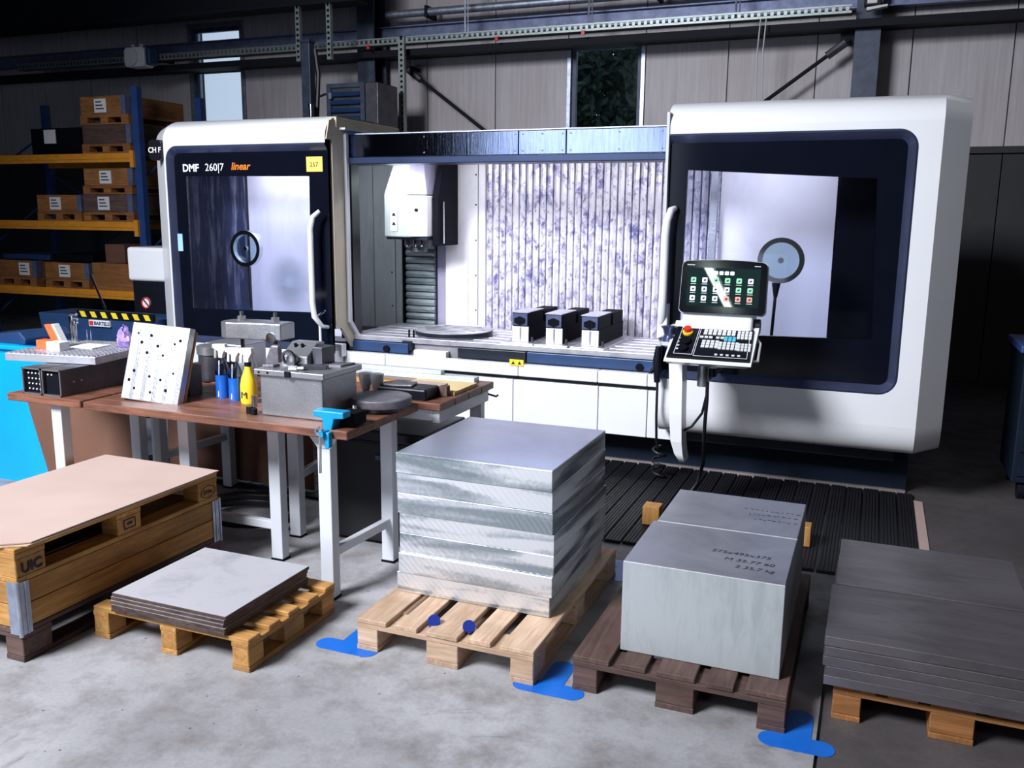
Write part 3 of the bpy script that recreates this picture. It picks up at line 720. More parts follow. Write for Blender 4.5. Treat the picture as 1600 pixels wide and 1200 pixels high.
# handles
hnd = [(-3.90, 5.80, 1.835), (-3.945, 5.775, 1.79), (-3.965, 5.765, 1.70), (-3.965, 5.765, 1.15), (-3.955, 5.77, 1.04), (-3.91, 5.80, .965), (-3.90, 5.87, .95)]
mp('handle', MB().tube(hnd, [.014, .02, .022, .022, .022, .018, .014], 10), 'white_paint', LD, smooth=60)
mp('handle_foot', MB().cyl((-3.92, 5.79, .80), (-3.92, 5.79, .97), .010, n=8), 'white_paint', LD)
mp('latch_lever', MB().tube([(-3.94, 5.78, 1.04), (-3.85, 5.76, 1.09)], .008), 'chrome', LD)
hnd = [(-1.235, 5.86, 1.87), (-1.245, 5.80, 1.86), (-1.265, 5.78, 1.79), (-1.272, 5.78, 1.70), (-1.272, 5.78, 1.30), (-1.275, 5.79, 1.2), (-1.29, 5.83, 1.1)]
mp('handle', MB().tube(hnd, [.018, .022, .026, .027, .027, .03, .02], 10), 'white_paint', RD, smooth=60)
mp('handle_bracket', MB().prism([(-1.31, 1.02), (-1.24, 1.05), (-1.24, 1.26), (-1.285, 1.24), (-1.31, 1.16)], 'y', 5.80, 5.88), 'white_paint', RD, bevel=.01)
# lettering and tags on the left door
yt = YD + .033
text('lettering', 'DMF', .082, 'text_white', LD, (-5.245, yt, 2.136), FRONT, offset=.0022)
text('lettering', '260|7', .082, 'text_white', LD, (-5.02, yt, 2.139), FRONT)
text('lettering', 'linear', .080, 'text_orange', LD, (-4.765, yt, 2.146), FRONT, shear=.22, offset=.0012)
tg = mp('inventory_tag', MB().box(-4.058, -3.915, YD + .028, YD + .035, 2.125, 2.235), 'tag_yellow', LD)
text('tag_number', '257', .05, 'ink', LD, (-3.99, YD + .0275, 2.16), FRONT, align='CENTER')
mp('door_sticker', MB().box(-5.335, -5.285, YD + .030, YD + .035, 1.50, 1.64), 'label_blue', LD)
mp('code_display', MB().prism(rrect(-5.535, -5.405, 2.225, 2.385, .03), 'y', 5.83, 5.96), 'black_plastic', LD, bevel=.004)
tag(text('code_letters', 'CH F', .06, 'text_white', LD, (-5.472, 5.828, 2.285), FRONT, align='CENTER', offset=.001), kind='stuff')
# small cabinet and dark panel on the machine's left flank
mp('flank_box', MB().box(-6.42, -5.68, 6.40, 6.9, 1.185, 1.495), 'white_paint', bevel=.03, segs=3)
fp = mp('flank_panel', MB().box(-6.38, -5.66, 6.42, 7.3, .10, 1.185), 'black_plastic')
mp('prohibition_sign', MB().cyl((-6.235, 6.42, .985), (-6.235, 6.414, .985), .052, n=24), 'paper', fp)
mp('prohibition_ring', MB().ring((-6.235, 6.410, .985), (0, 1, 0), .052, .040, .006, 24), 'red', fp)
mp('prohibition_bar', MB().prism([(-6.275, 1.02), (-6.265, 1.028), (-6.195, .955), (-6.205, .947)], 'y', 6.408, 6.413), 'ink', fp)

# ------------------------------------------------------------------ vises on the table
def vise(x, label):
    t = thing('machine_vise', label, 'vise', (x, 6.3, .86), group='vises on the machine table')
    part('base_plate', MB().box(x - .13, x + .13, 6.20, 6.99, .86, .872), 'table_steel', t, bevel=.002)
    part('vise_body', MB().box(x - .065, x + .065, 6.29, 6.97, .872, .995), 'black_matte', t, bevel=.004)
    part('front_plate', MB().box(x - .064, x + .064, 6.28, 6.29, .874, .99), 'inner_white', t)
    part('body_groove', MB().box(x - .006, x + .006, 6.276, 6.281, .872, .985), 'steel_grey', t)
    part('front_jaw', MB().box(x - .065, x + .065, 6.27, 6.60, .995, 1.095), 'black_matte', t, bevel=.004)
    part('jaw_face', MB().box(x - .060, x + .060, 6.264, 6.27, 1.0, 1.09), 'bezel_navy', t)
    part('rear_jaw', MB().box(x - .065, x + .065, 6.66, 6.95, .995, 1.085), 'black_matte', t, bevel=.004)
    part('jaw_top', MB().box(x - .067, x + .067, 6.262, 6.60, 1.095, 1.101), 'table_steel', t)
    part('screw_recess', MB().prism([(x + .05 * math.cos(R(60 * i + 30)), 1.035 + .034 * math.sin(R(60 * i + 30))) for i in range(6)], 'y', 6.258, 6.266), 'black_matte', t)
    part('clamp_screw', MB().cyl((x + .10, 6.27, .872), (x + .10, 6.27, .915), .010, n=8), 'steel_dark', t)
    return t
vise(-2.46, 'dark jawed vise on the machine table, furthest left of three')
vise(-2.19, 'dark jawed vise on the machine table, middle of three')
vise(-1.91, 'dark jawed vise on the machine table, nearest the right door')

# ================================================================== CONTROL CONSOLE
con = thing('control_console', 'white control console with lit screen and keypad before the right door', 'control panel', (-.9, 5.3, .36))
cp = lambda n, mb, mat, par=con, **k: part(n, mb, mat, par, **k)
armc = [(-1.0, 5.34, .345), (-1.012, 5.31, .40), (-1.022, 5.29, .48), (-1.03, 5.28, .65), (-1.035, 5.28, .85), (-1.045, 5.29, 1.0), (-1.07, 5.32, 1.12), (-1.085, 5.36, 1.17)]
am = MB(); wv = [.022, .038, .050, .056, .058, .06, .055, .045]
for i in range(len(armc) - 1):
    p, q = armc[i], armc[i + 1]; a, b = wv[i], wv[i + 1]
    am.hexa([(p[0] - a, p[1] - .04, p[2]), (p[0] + a * .35, p[1] - .045, p[2]), (p[0] + a * .35, p[1] + .10, p[2]), (p[0] - a, p[1] + .10, p[2])],
            [(q[0] - b, q[1] - .04, q[2]), (q[0] + b * .35, q[1] - .045, q[2]), (q[0] + b * .35, q[1] + .10, q[2]), (q[0] - b, q[1] + .10, q[2])])
cp('support_arm', am, 'white_paint', smooth=60)
cp('swivel_tube', MB().cyl((-.90, 5.28, .83), (-.90, 5.28, .99), .035, n=18).cyl((-.90, 5.28, .86), (-.90, 5.86, .86), .03, n=14), 'steel_grey', smooth=40)
cp('plug', MB().cyl((-.84, 5.24, .90), (-.84, 5.24, .95), .024, n=12), 'black_plastic')
# keypad: tilted tray
def tilt(p, o, a):                               # p local (x, up-slope, out), o origin, a slope angle
    return (o[0] + p[0], o[1] + p[1] * math.cos(a) - p[2] * math.sin(a), o[2] + p[1] * math.sin(a) + p[2] * math.cos(a))
KO, KA = (-.845, 5.05, 1.03), R(32)
def kbox(x0, x1, u0, u1, w0, w1, mb=None, sk=0.0):
    mb = mb or MB()
    q = [(x0 + sk * 0, u0, w0), (x1, u0, w0), (x1, u1, w0), (x0, u1, w0), (x0, u0, w1), (x1, u0, w1), (x1, u1, w1), (x0, u1, w1)]
    q = [(p[0] * (1.0 - .06 * (p[1] / .3)), p[1], p[2]) for p in q]
    return mb.add([tilt(p, KO, KA) for p in q], [(0, 3, 2, 1), (4, 5, 6, 7), (0, 1, 5, 4), (1, 2, 6, 5), (2, 3, 7, 6), (3, 0, 4, 7)])
ky = cp('keypad', kbox(-.235, .235, 0, .285, -.015, 0), 'black_plastic', bevel=.006)
tr = MB()
pr = []
for i in range(7):
    a = R(180 + 180 * i / 6); pr.append((.16 + .20 * math.cos(a) * .95, -.012 + .085 * math.sin(a)))
vs = []
for x in (-.245, -.21, 0, .21, .245):
    k = .55 if abs(x) > .22 else (.9 if abs(x) > .1 else 1.0)
    vs.append([tilt((x, u, -.012 + (w + .012) * k), KO, KA) for u, w in pr])
for A, B in zip(vs, vs[1:]): tr.strip(A, B)
tr.strip([vs[0][0], vs[1][0], vs[2][0], vs[3][0], vs[4][0]], [vs[0][-1], vs[1][-1], vs[2][-1], vs[3][-1], vs[4][-1]])
tr.add(vs[0], [tuple(range(7))]).add(vs[-1], [tuple(range(7))])
cp('keypad_tray', tr, 'white_paint', smooth=60)
cp('side_rail', MB().tube([tilt((.236, .04, -.03), KO, KA), tilt((.27, .06, -.05), KO, KA), tilt((.265, .22, -.05), KO, KA), tilt((.235, .25, -.03), KO, KA)], .008), 'side_paint', smooth=60)
def keys(cols, rows, x0, u0, dx, du, w, h, mat):
    m = MB()
    for i in range(cols):
        for j in range(rows): kbox(x0 + i * dx, x0 + i * dx + w, u0 + j * du, u0 + j * du + h, 0, .006, m)
    cp('key_block', m, mat, ky, kind='stuff')
keys(7, 2, -.06, .215, .028, .024, .021, .019, 'key_white'); keys(4, 3, .142, .19, .0225, .024, .017, .019, 'key_white')
keys(3, 1, -.075, .183, .027, .02, .02, .014, 'key_white'); keys(2, 1, .02, .183, .027, .02, .02, .014, 'key_white'); keys(3, 2, .07, .165, .024, .02, .019, .015, 'key_cyan')
keys(4, 3, -.055, .098, .026, .023, .02, .017, 'key_white'); keys(5, 3, .045, .09, .024, .023, .018, .017, 'key_white'); keys(4, 3, .155, .085, .020, .023, .015, .017, 'key_white')
keys(5, 1, .035, .035, .032, .02, .016, .009, 'key_white')
for x0, x1, u0, u1 in ((-.20, -.095, .03, .27), (-.085, .215, .02, .272)):
    m = MB()
    for q in ((x0, x1, u0, u0 + .003), (x0, x1, u1, u1 + .003), (x0, x0 + .003, u0, u1), (x1, x1 + .003, u0, u1)): kbox(*q, 0, .001, m)
    cp('outline', m, 'key_white', ky)
cp('stop_collar', MB().cyl(tilt((-.15, .225, 0), KO, KA), tilt((-.15, .225, .012), KO, KA), .03, n=18), 'yellow', ky)
cp('stop_button', MB().cyl(tilt((-.15, .228, .012), KO, KA), tilt((-.15, .228, .035), KO, KA), .022, n=18), 'red', ky, smooth=40)
cp('override_dial', MB().cyl(tilt((-.15, .135, 0), KO, KA), tilt((-.15, .135, .02), KO, KA), .032, n=20), 'black_matte', ky)
cp('override_dial', MB().cyl(tilt((-.15, .07, 0), KO, KA), tilt((-.15, .07, .02), KO, KA), .026, n=20), 'black_matte', ky)
for u in (.07, .10, .135, .165): cp('dial_mark', kbox(-.195, -.182, u, u + .01, 0, .002), 'key_white', ky)
# neck and monitor
cp('neck', MB().prism([(5.27, 1.145), (5.30, 1.255), (5.34, 1.29), (5.48, 1.29), (5.50, 1.06), (5.32, 1.06)], 'x', -1.045, -.635), 'white_paint', bevel=.02, segs=3)
cp('hinge_knob', MB().cyl((-.635, 5.37, 1.19), (-.60, 5.37, 1.19), .045, n=16), 'black_plastic', smooth=40)
MO, MA = (-.815, 5.27, 1.262), R(80)
def mpt(x, u, w): return tilt((x, u, w), MO, MA)
def slab(poly, w0, w1):
    n = len(poly); return MB().add([mpt(x, u, w0) for x, u in poly] + [mpt(x, u, w1) for x, u in poly],
        [tuple(range(n)), tuple(range(2 * n - 1, n - 1, -1))] + [(i, (i + 1) % n, n + (i + 1) % n, n + i) for i in range(n)])
def arch(hw, h0, h1, r, bulge):
    o = []
    for x, u in rrect(-hw, hw, h0, h1, r, 4):
        if u > (h0 + h1) / 2: u += bulge * (1 - (x / hw) ** 2); x *= .985
        o.append((x, u))
    n = [(.55 * hw, h1 + bulge * .70), (0, h1 + bulge), (-.55 * hw, h1 + bulge * .70)]
    return o[:5] + n + o[5:]
cp('monitor_shell', slab(arch(.25, 0, .305, .028, .014), -.045, -.006), 'side_paint', smooth=30)
mo = cp('monitor', slab(arch(.246, .004, .302, .026, .014), -.006, .006), 'gloss_black', smooth=30)
sc = cp('screen', slab([(-.208, .045), (.208, .045), (.208, .268), (-.208, .268)], .006, .0075), 'screen_dark', mo)
for x0, x1 in ((-.215, -.17), (.17, .205)): cp('maker_mark', slab([(x0, .281), (x1, .281), (x1, .285), (x0, .285)], .006, .007), 'key_white', mo)
imat = [['icon_white', 'icon_white', 'icon_white', 'icon_red', 'icon_red', 'icon_red'], ['icon_white', 'icon_white', 'icon_white', 'icon_white', 'icon_green', 'icon_green'], ['icon_green', 'icon_white', 'icon_green', 'icon_green', 'icon_green', 'icon_white']]
for j in range(3):
    for i in range(6):
        x, u = -.172 + i * .0655, .075 + j * .053
        cp('icon', slab(rrect(x - .015, x + .015, u, u + .03, .004, 2), .0076, .0082), imat[j][i], mo)
        cp('icon_symbol', slab([(x - .007, u + .008), (x + .006, u + .011), (x + .008, u + .021), (x - .004, u + .019)], .0083, .0086), 'ink', mo)
        cp('icon_caption', slab([(x - .016, u - .010), (x + .016, u - .010), (x + .016, u - .007), (x - .016, u - .007)], .0076, .008), 'icon_white', mo)
for i in range(4):
    x = -.045 + i * .031
    cp('icon', slab(rrect(x - .012, x + .012, .228, .25, .004, 2), .0076, .0082), 'icon_white', mo)
# holder beside the keypad
cp('nozzle_holder', MB().lathe([(.018, 0), (.042, .01), (.045, .06), (.03, .075), (.04, .11), (.052, .125), (.03, .122)], (-1.105, 5.24, 1.055), 18), 'bezel_navy', smooth=40)
cp('holder_cap', MB().lathe([(.047, 0), (.047, .022)], (-1.105, 5.24, 1.07), 18), 'side_paint', smooth=40)
# cables of the console
solo('console_cable', MB().tube([(-.87, 5.26, .86), (-.87, 5.27, .75), (-.88, 5.3, .6), (-.90, 5.42, .45), (-.91, 5.5, .30), (-.95, 5.55, .15), (-1.02, 5.5, .04), (-1.05, 5.4, .025)], .011), 'cable_black', 'black cable hanging from under the control console to the mat', 'cable', smooth=60)
solo('console_lead', MB().tube([(-.875, 5.27, .77), (-.90, 5.30, .66), (-.96, 5.31, .57), (-1.01, 5.31, .54)], .008), 'cable_black', 'thin black lead looped between console cable and support arm', 'cable', smooth=60)
gun = thing('air_gun', 'black air gun hanging at the inner edge of the right door', 'air gun', (-1.29, 5.78, .2))
part('gun_body', MB().tube([(-1.285, 5.77, .98), (-1.29, 5.77, .88), (-1.285, 5.77, .74)], [.018, .03, .02], 10), 'black_plastic', gun, 50)
part('gun_handle', MB().tube([(-1.29, 5.77, .86), (-1.33, 5.76, .80)], [.015, .012], 8), 'black_plastic', gun, 50)
hp = [(-1.285, 5.78, .74), (-1.285, 5.79, .5), (-1.28, 5.80, .34), (-1.28, 5.84, .28)]
part('gun_hose', MB().tube(hp, .009), 'cable_black', gun, 60)
coil = [(-1.28 - .045 * math.sin(k * .5) - .02, 6.0 + .04 * math.cos(k * .5), .24 - k * .006) for k in range(36)]
part('coil_hose', MB().tube([(-1.28, 5.84, .28)] + coil, .010, 6), 'cable_black', gun, 60)

# ================================================================== RUBBER MAT
mat_t = thing('rubber_mat', 'black ribbed rubber mat on the floor along the machine', 'mat', (-2.3, 5.5, 0))
st = MB().box(0, .093, -.82, .82, 0, .014)
for k in range(5): st.box(.002 + k * .0183, .016 + k * .0183, -.82, .82, .014, .019)
stm = st.mesh('mat_strip')
x = -4.95
while x < .28:
    link('mat_strip', stm, 'rubber' if random.random() < .5 else 'rubber', mat_t, (x + 2.3, random.uniform(-.012, .012), 0)); x += .104
solo('mat_edge_strip', MB().prism([(.33, 0), (.40, 0), (.40, .006), (.33, .012)], 'y', 4.75, 6.2), 'hardboard', 'tan edging strip along the right end of the rubber mat', 'edging')

# ================================================================== PALLETS AND LOADS
def pallet(label, loc, rotz, wd, pal, W=.8, L=1.2, nb=5, name='euro_pallet', seed=0, group=None, cross=False):
    rnd = random.Random(seed)
    t = thing(name, label, 'pallet', loc, rotz, group)
    ax, ay = pal + '_x', pal + '_y'; cl = .085 if cross else .145
    bw_ = .145 if W > .7 else .1
    ws = [.145, .1, .145, .1, .145] if W > .7 else [W / nb * .62] * nb
    gap = (W - sum(ws)) / (len(ws) - 1); x = -W / 2
    for w in ws:
        j = rnd.uniform(-.006, .006)
        part('deck_board', MB().box(x, x + w, -L / 2 + j, L / 2 + j, .122, .144 + rnd.uniform(-.001, .0)), ay, t, local=True, bevel=.003, segs=1); x += w + gap
    for y in (-L / 2, -cl / 2, L / 2 - cl): part('cross_board', MB().box(-W / 2, W / 2, y, y + cl, .100, .122), ax, t, local=True, bevel=.002, segs=1)
    for y, l in ((-L / 2, cl), (-cl / 2, cl), (L / 2 - cl, cl)):
        for x0, w in ((-W / 2, .1), (-.0725, .145), (W / 2 - .1, .1)):
            part('block', MB().box(x0 + .001, x0 + w - .001, y + .002, y + l - .002, .022, .100), ax, t, local=True, bevel=.003, segs=1)
    if cross:
        for y in (-L / 2, -cl / 2, L / 2 - cl): part('skid_board', MB().box(-W / 2, W / 2, y, y + cl, 0, .022), ax, t, local=True, bevel=.002, segs=1)
    else:
        for x0, w in ((-W / 2, .1), (-.0725, .145), (W / 2 - .1, .1)):
            part('skid_board', MB().box(x0, x0 + w, -L / 2, L / 2, 0, .022), ay, t, local=True, bevel=.002, segs=1)
    return t
H = .144
# --- far left: pallet, wooden frame, pallet, board
pallet('dark pallet at floor level under the wooden pallet collar', (-3.50, 3.0, 0), 0, 0, 'old', seed=1)  # darker wood tone stands for the deep shade at floor level
fr = thing('pallet_collar', 'wooden pallet collar with steel corner hinges at the lower left', 'crate', (-3.50, 3.0, H))
for z0, z1 in ((H + .002, H + .098), (H + .102, H + .196)):
    part('plank', MB().box(-3.12, -3.10, 2.42, 3.58, z0, z1), 'pine_y', fr, bevel=.002, segs=1)
    part('plank', MB().box(-3.90, -3.88, 2.42, 3.58, z0, z1), 'pine_y', fr, bevel=.002, segs=1)
    part('plank', MB().box(-3.88, -3.12, 2.40, 2.42, z0, z1), 'pine_x', fr, bevel=.002, segs=1)
    part('plank', MB().box(-3.88, -3.12, 3.58, 3.60, z0, z1), 'pine_x', fr, bevel=.002, segs=1)
for y, s in ((2.40, -1), (3.60, 1)):
    hg = part('corner_hinge', MB().box(-3.099, -3.094, *sorted((y, y - s * .05)), .12, H + .200).box(-3.155, -3.10, *sorted((y + s * .0, y + s * .005)), .12, H + .200), 'galvanised', fr)
    part('hinge_rib', MB().cyl((-3.097, y + s * .002, .115), (-3.097, y + s * .002, H + .205), .009, n=10), 'galvanised', hg)
    part('hinge_rib', MB().cyl((-3.093, y - s * .03, .12), (-3.093, y - s * .03, H + .2), .004, n=8), 'galvanised', hg)
pu = pallet('light euro pallet lying on the wooden collar at the left', (-3.50, 3.0, H + .198), 0, 0, 'pine', seed=2)
zb = H + .198
SIDE = (R(90), 0, R(90))
text('block_stamp', 'UIC', .06, 'ink', pu, (-3.0985, 2.425, zb + .035), SIDE, offset=.002, extrude=.0008)
part('stamp_frame', MB().box(-3.0995, -3.098, 2.965, 3.035, zb + .04, zb + .044).box(-3.0995, -3.098, 2.965, 3.035, zb + .082, zb + .086).box(-3.0995, -3.098, 2.965, 2.969, zb + .04, zb + .086).box(-3.0995, -3.098, 3.031, 3.035, zb + .04, zb + .086).box(-3.0995, -3.098, 2.985, 3.015, zb + .058, zb + .07), 'ink', pu)
ov = MB(); n = 24
for i in range(n):
    a, b = 2 * math.pi * i / n, 2 * math.pi * (i + 1) / n
    ov.add([(-3.098, 3.528 + .055 * k * math.cos(t), zb + .061 + .032 * k * math.sin(t)) for t, k in ((a, 1), (b, 1), (b, .9), (a, .9))], [(0, 1, 2, 3)])
part('stamp_oval', ov, 'ink', pu)
text('block_stamp', 'EPAL', .032, 'ink', pu, (-3.098, 3.528, zb + .05), SIDE, align='CENTER', extrude=.0005)
zb += H
bd = thing('hardboard_sheet', 'large pale brown hardboard sheet covering the left pallet', 'board', (-3.48, 3.0, zb))
part('top_sheet', MB().prism([(-3.86, 2.40), (-3.18, 2.40), (-3.085, 2.47), (-3.085, 3.60), (-3.86, 3.60)], 'z', zb + .008, zb + .013), 'hardboard', bd)
part('under_sheet', MB().prism([(-3.87, 2.39), (-3.17, 2.39), (-3.08, 2.45), (-3.09, 3.59), (-3.87, 3.59)], 'z', zb + .001, zb + .005), 'pale_y', bd)

# --- half pallet with dark-edged sheets
P2 = pallet('small half pallet carrying dark edged steel sheets', (-2.615, 3.0, 0), R(90), 0, 'pine', W=.62, L=.82, nb=5, name='half_pallet', seed=3, cross=True)
nm2 = ['topmost', 'second from the top', 'third from the top', 'fourth from the top', 'lowest']
z = H + .001; th = .0172
for k in range(5):
    i = 4 - k; dx, dy = random.uniform(-.006, .006), random.uniform(-.005, .005)
    t = thing('steel_sheet', 'dark edged steel sheet on the half pallet, %s of five' % nm2[i], 'sheet', (-2.63, 2.98, z), group='sheets on the half pallet')
    part('sheet_core', MB().box(-2.90 + dx, -2.305 + dx, 2.675 + dy, 3.25 + dy, z, z + th - .002), 'rust_edge', t, bevel=.001, segs=1)
    part('sheet_face', MB().box(-2.898 + dx, -2.307 + dx, 2.677 + dy, 3.248 + dy, z + th - .002, z + th - .001), 'sheet_top', t)
    z += th
z += .0

# --- aluminium stack
P3 = pallet('pale wooden pallet under the tall aluminium plate stack', (-1.52, 3.64, 0), 0, 0, 'pale', seed=4)
nm3 = ['top plate', 'second plate from the top', 'third plate from the top', 'fourth plate from the top', 'third plate from the bottom', 'second plate from the bottom', 'bottom plate']
z = H + .001; hp_ = .0925
for k in range(7):
    dx, dy = random.uniform(-.006, .006), random.uniform(-.006, .006)
    if k == 0: dx = -.01
    m = MB().box(-1.885 + dx, -1.155 + dx, 3.345 + dy, 4.12 + dy, z, z + hp_ - .001)
    solo('aluminium_plate', m, 'aluminium_milled' if k < 6 else 'aluminium_milled', 'thick milled aluminium plate, %s of the tall stack' % nm3[6 - k], 'metal plate', 'plates in the tall aluminium stack', bevel=.002, segs=1)
    z += hp_
ztop3 = z
for o in [q for q in bpy.data.objects if q.name.startswith('aluminium_plate') and q['label'].startswith('thick milled aluminium plate, top')]:
    part('top_face', MB().box(o.location.x - .362, o.location.x + .362, o.location.y - .385, o.location.y + .385, ztop3 - .0015, ztop3 - .0006), 'aluminium_face', o)
for i, (x, y) in enumerate(((-1.60, 3.13), (-1.445, 3.14))):
    t = thing('bottle_stopper', ('round blue plastic stopper between pallet boards, left one' if i == 0 else 'round blue plastic stopper between pallet boards, right one'), 'stopper', (x, y, .10), group='blue stoppers on the pallet')
    part('cap_disc', MB().cyl((x, y, .135), (x + .012, y - .022, .16), .026, n=20), 'cap_blue', t, 40)
    part('cap_stem', MB().cyl((x - .01, y + .02, .124), (x, y, .138), .008, n=8), 'cap_blue', t)

# --- steel blocks on dark pallet
P4 = pallet('worn dark pallet under the two grey steel blocks', (-.573, 3.68, 0), 0, 0, 'old', seed=5)
zt4 = .515
for (y0, y1, lab, lines) in ((3.195, 3.70, 'large grey steel block at the front of the worn dark pallet', (('575x495x375', -.46, 3.43, .042), ('M 35.77 60', -.40, 3.36, .042), ('2 35.7 kg', -.35, 3.295, .04))),
                             (3.71, 4.20, 'grey steel block lying behind the front block on the dark pallet', ())):
    bx = -.815 if y0 < 3.5 else -.80
    t = thing('steel_block', lab, 'metal block', ((bx - .212) / 2, (y0 + y1) / 2, H))
    part('block_body', MB().box(bx, -.212, y0, y1, H + .001, zt4 - .002), 'steel_block', t, bevel=.002, segs=1)
    part('block_face', MB().box(bx + .003, -.215, y0 + .003, y1 - .003, zt4 - .002, zt4), 'block_top', t)
    for s, x, y, sz in lines: text('marker_writing', s, sz, 'ink', t, (x - .06, y, zt4 + .0005), (0, 0, R(-2)), extrude=.0002, shear=.15)
    if not lines:
        m = MB(); rnd = random.Random(5)
        for r_ in range(3):
            x = -.47 + r_ * .03
            while x < -.24:
                l = rnd.uniform(.008, .02); y = 4.02 - r_ * .065 + rnd.uniform(-.006, .006)
                m.add([(x, y, zt4 + .0006), (x + l, y + rnd.uniform(-.004, .004), zt4 + .0006), (x + l, y + .006, zt4 + .0006), (x, y + .008, zt4 + .0006)], [(0, 1, 2, 3)]); x += l + rnd.uniform(.003, .012)
        part('marker_writing', m, 'ink', t, kind='stuff')
# --- two wooden chocks standing on the mat behind the blocks
for x, lab in ((-1.12, 'orange brown wooden chock on the mat left of the rear steel block'), (-.27, 'orange brown wooden chock on the mat right of the rear steel block')):
    solo('wooden_chock', MB().box(x - .05, x + .05, 5.0, 5.10, .022, .135), 'pine_z', lab, 'chock', 'wooden chocks on the mat', bevel=.004)
# --- plates on the right-hand pallet
P5 = pallet('orange wooden pallet under the flat dark plates at the right', (.375, 3.86, 0), 0, 0, 'crate', seed=8)
nm5 = ['top', 'second from top', 'third from top', 'fourth from top', 'lowest']
for stack, (y0, y1, mt) in enumerate(((3.235, 3.755, 'front'), (3.765, 4.34, 'rear'))):
    z = H + .001
    for k in range(5):
        dx, dy = random.uniform(-.018, .018), random.uniform(-.008, .004)
        th5 = .037
        solo('steel_plate', MB().box(-.05 + dx, .665 + dx, y0 + dy, y1 + dy - .01, z, z + th5 - .001), 'plate_dark',
             'flat dark steel plate in the %s stack at the right, %s' % (mt, nm5[4 - k]), 'metal plate', 'flat plates in the %s stack' % mt, bevel=.0015, segs=1)
        z += th5

# --- blue floor markings
def capsule(cx, cy, hx, hy, n=10):
    r = min(hx, hy); out = []
    for i in range(4 * n):
        a = 2 * math.pi * i / (4 * n); out.append((cx + (hx - r) * (1 if math.cos(a) >= 0 else -1) + r * math.cos(a), cy + (hy - r) * (1 if math.sin(a) >= 0 else -1) + r * math.sin(a)))
    return out
def marking(label, xc, y0, stem, bar=.145):
    t = thing('floor_marking', label, 'floor marking', (xc, y0, 0), group='blue T shaped floor markings')
    part('bar', MB().prism(capsule(xc, y0, bar, .048), 'z', .0005, .0020), 'tape_blue', t)
    part('stem', MB().prism(capsule(xc, y0 + stem * .09, .048, .14), 'z', .0005, .0024), 'tape_blue', t)
marking('blue floor marking between the half pallet and the aluminium stack', -1.965, 3.03, 1)
marking('blue T shaped floor marking between the aluminium and steel block pallets', -1.06, 3.045, 1)
marking('blue floor marking between steel block pallet and flat plates pallet', -.13, 3.035, 1, .13)
marking('blue floor marking behind the aluminium stack beside the mat', -1.09, 4.40, -1, .13)

# ================================================================== WORKBENCHES
ZT = .86
def bench(label, x0, x1, y0, y1, legs, rails, top='bench_wood', th=.04, apron=False):
    t = thing('workbench', label, 'workbench', ((x0 + x1) / 2, (y0 + y1) / 2, 0))
    n = max(1, round((y1 - y0) / .2)); w = (y1 - y0) / n
    for k in range(n): part('top_plank', MB().box(x0, x1, y0 + k * w + .001, y0 + (k + 1) * w - .001, ZT - th, ZT), top, t, bevel=.004, segs=1)
    for x, y in legs:
        part('leg', MB().box(x - .035, x + .035, y - .03, y + .03, .01, ZT - th), 'side_paint', t, bevel=.004)
        part('foot', MB().box(x - .038, x + .038, y - .033, y + .033, 0, .01), 'black_matte', t)
    for a, b, z in rails:
        if abs(a[0] - b[0]) > abs(a[1] - b[1]): part('stretcher', MB().box(min(a[0], b[0]), max(a[0], b[0]), a[1] - .018, a[1] + .018, z, z + .045), 'side_paint', t, bevel=.003)
        else: part('stretcher', MB().hexa([(a[0] - .018, a[1], z), (a[0] + .018, a[1], z), (b[0] + .018, b[1], z), (b[0] - .018, b[1], z)], [(a[0] - .018, a[1], z + .045), (a[0] + .018, a[1], z + .045), (b[0] + .018, b[1], z + .045), (b[0] - .018, b[1], z + .045)]), 'side_paint', t, bevel=.003)
    if apron: part('apron', MB().box(x1 - .06, x1 - .02, y0 + .03, y1 - .03, ZT - th - .07, ZT - th), 'side_paint', t, bevel=.003); part('apron', MB().box(x0 + .02, x1 - .06, y0 + .03, y0 + .06, ZT - th - .06, ZT - th), 'side_paint', t, bevel=.003)
    return t
B = bench('long reddish wooden workbench with white steel legs', -3.70, -2.13, 3.33, 4.01, [(-2.31, 3.44), (-2.28, 3.96), (-2.83, 3.75), (-3.42, 3.75), (-3.62, 3.98)],
          [((-2.31, 3.44), (-2.28, 3.96), .20), ((-3.42, 3.75), (-2.83, 3.75), .165)])
part('corner_bracket', MB().prism([(-2.40, .82), (-2.22, .82), (-2.27, .75), (-2.34, .75)], 'y', 3.405, 3.412), 'side_paint', B)
A = bench('short end of a reddish workbench carrying the square tubes', -4.25, -3.73, 3.34, 4.02, [(-3.96, 3.42), (-3.96, 3.95)], [])
Cb = bench('rear workbench with white apron between front bench and machine', -4.05, -2.02, 4.04, 4.74, [(-2.09, 4.66), (-2.95, 4.08), (-3.03, 4.70), (-3.92, 4.68), (-3.95, 4.1)],
           [((-2.95, 4.08), (-3.03, 4.70), .33), ((-3.95, 4.1), (-3.92, 4.68), .33)], apron=True)
part('hook', MB().tube([(-2.02, 4.66, .80), (-1.97, 4.66, .79), (-1.96, 4.66, .80)], .006), 'black_matte', Cb)
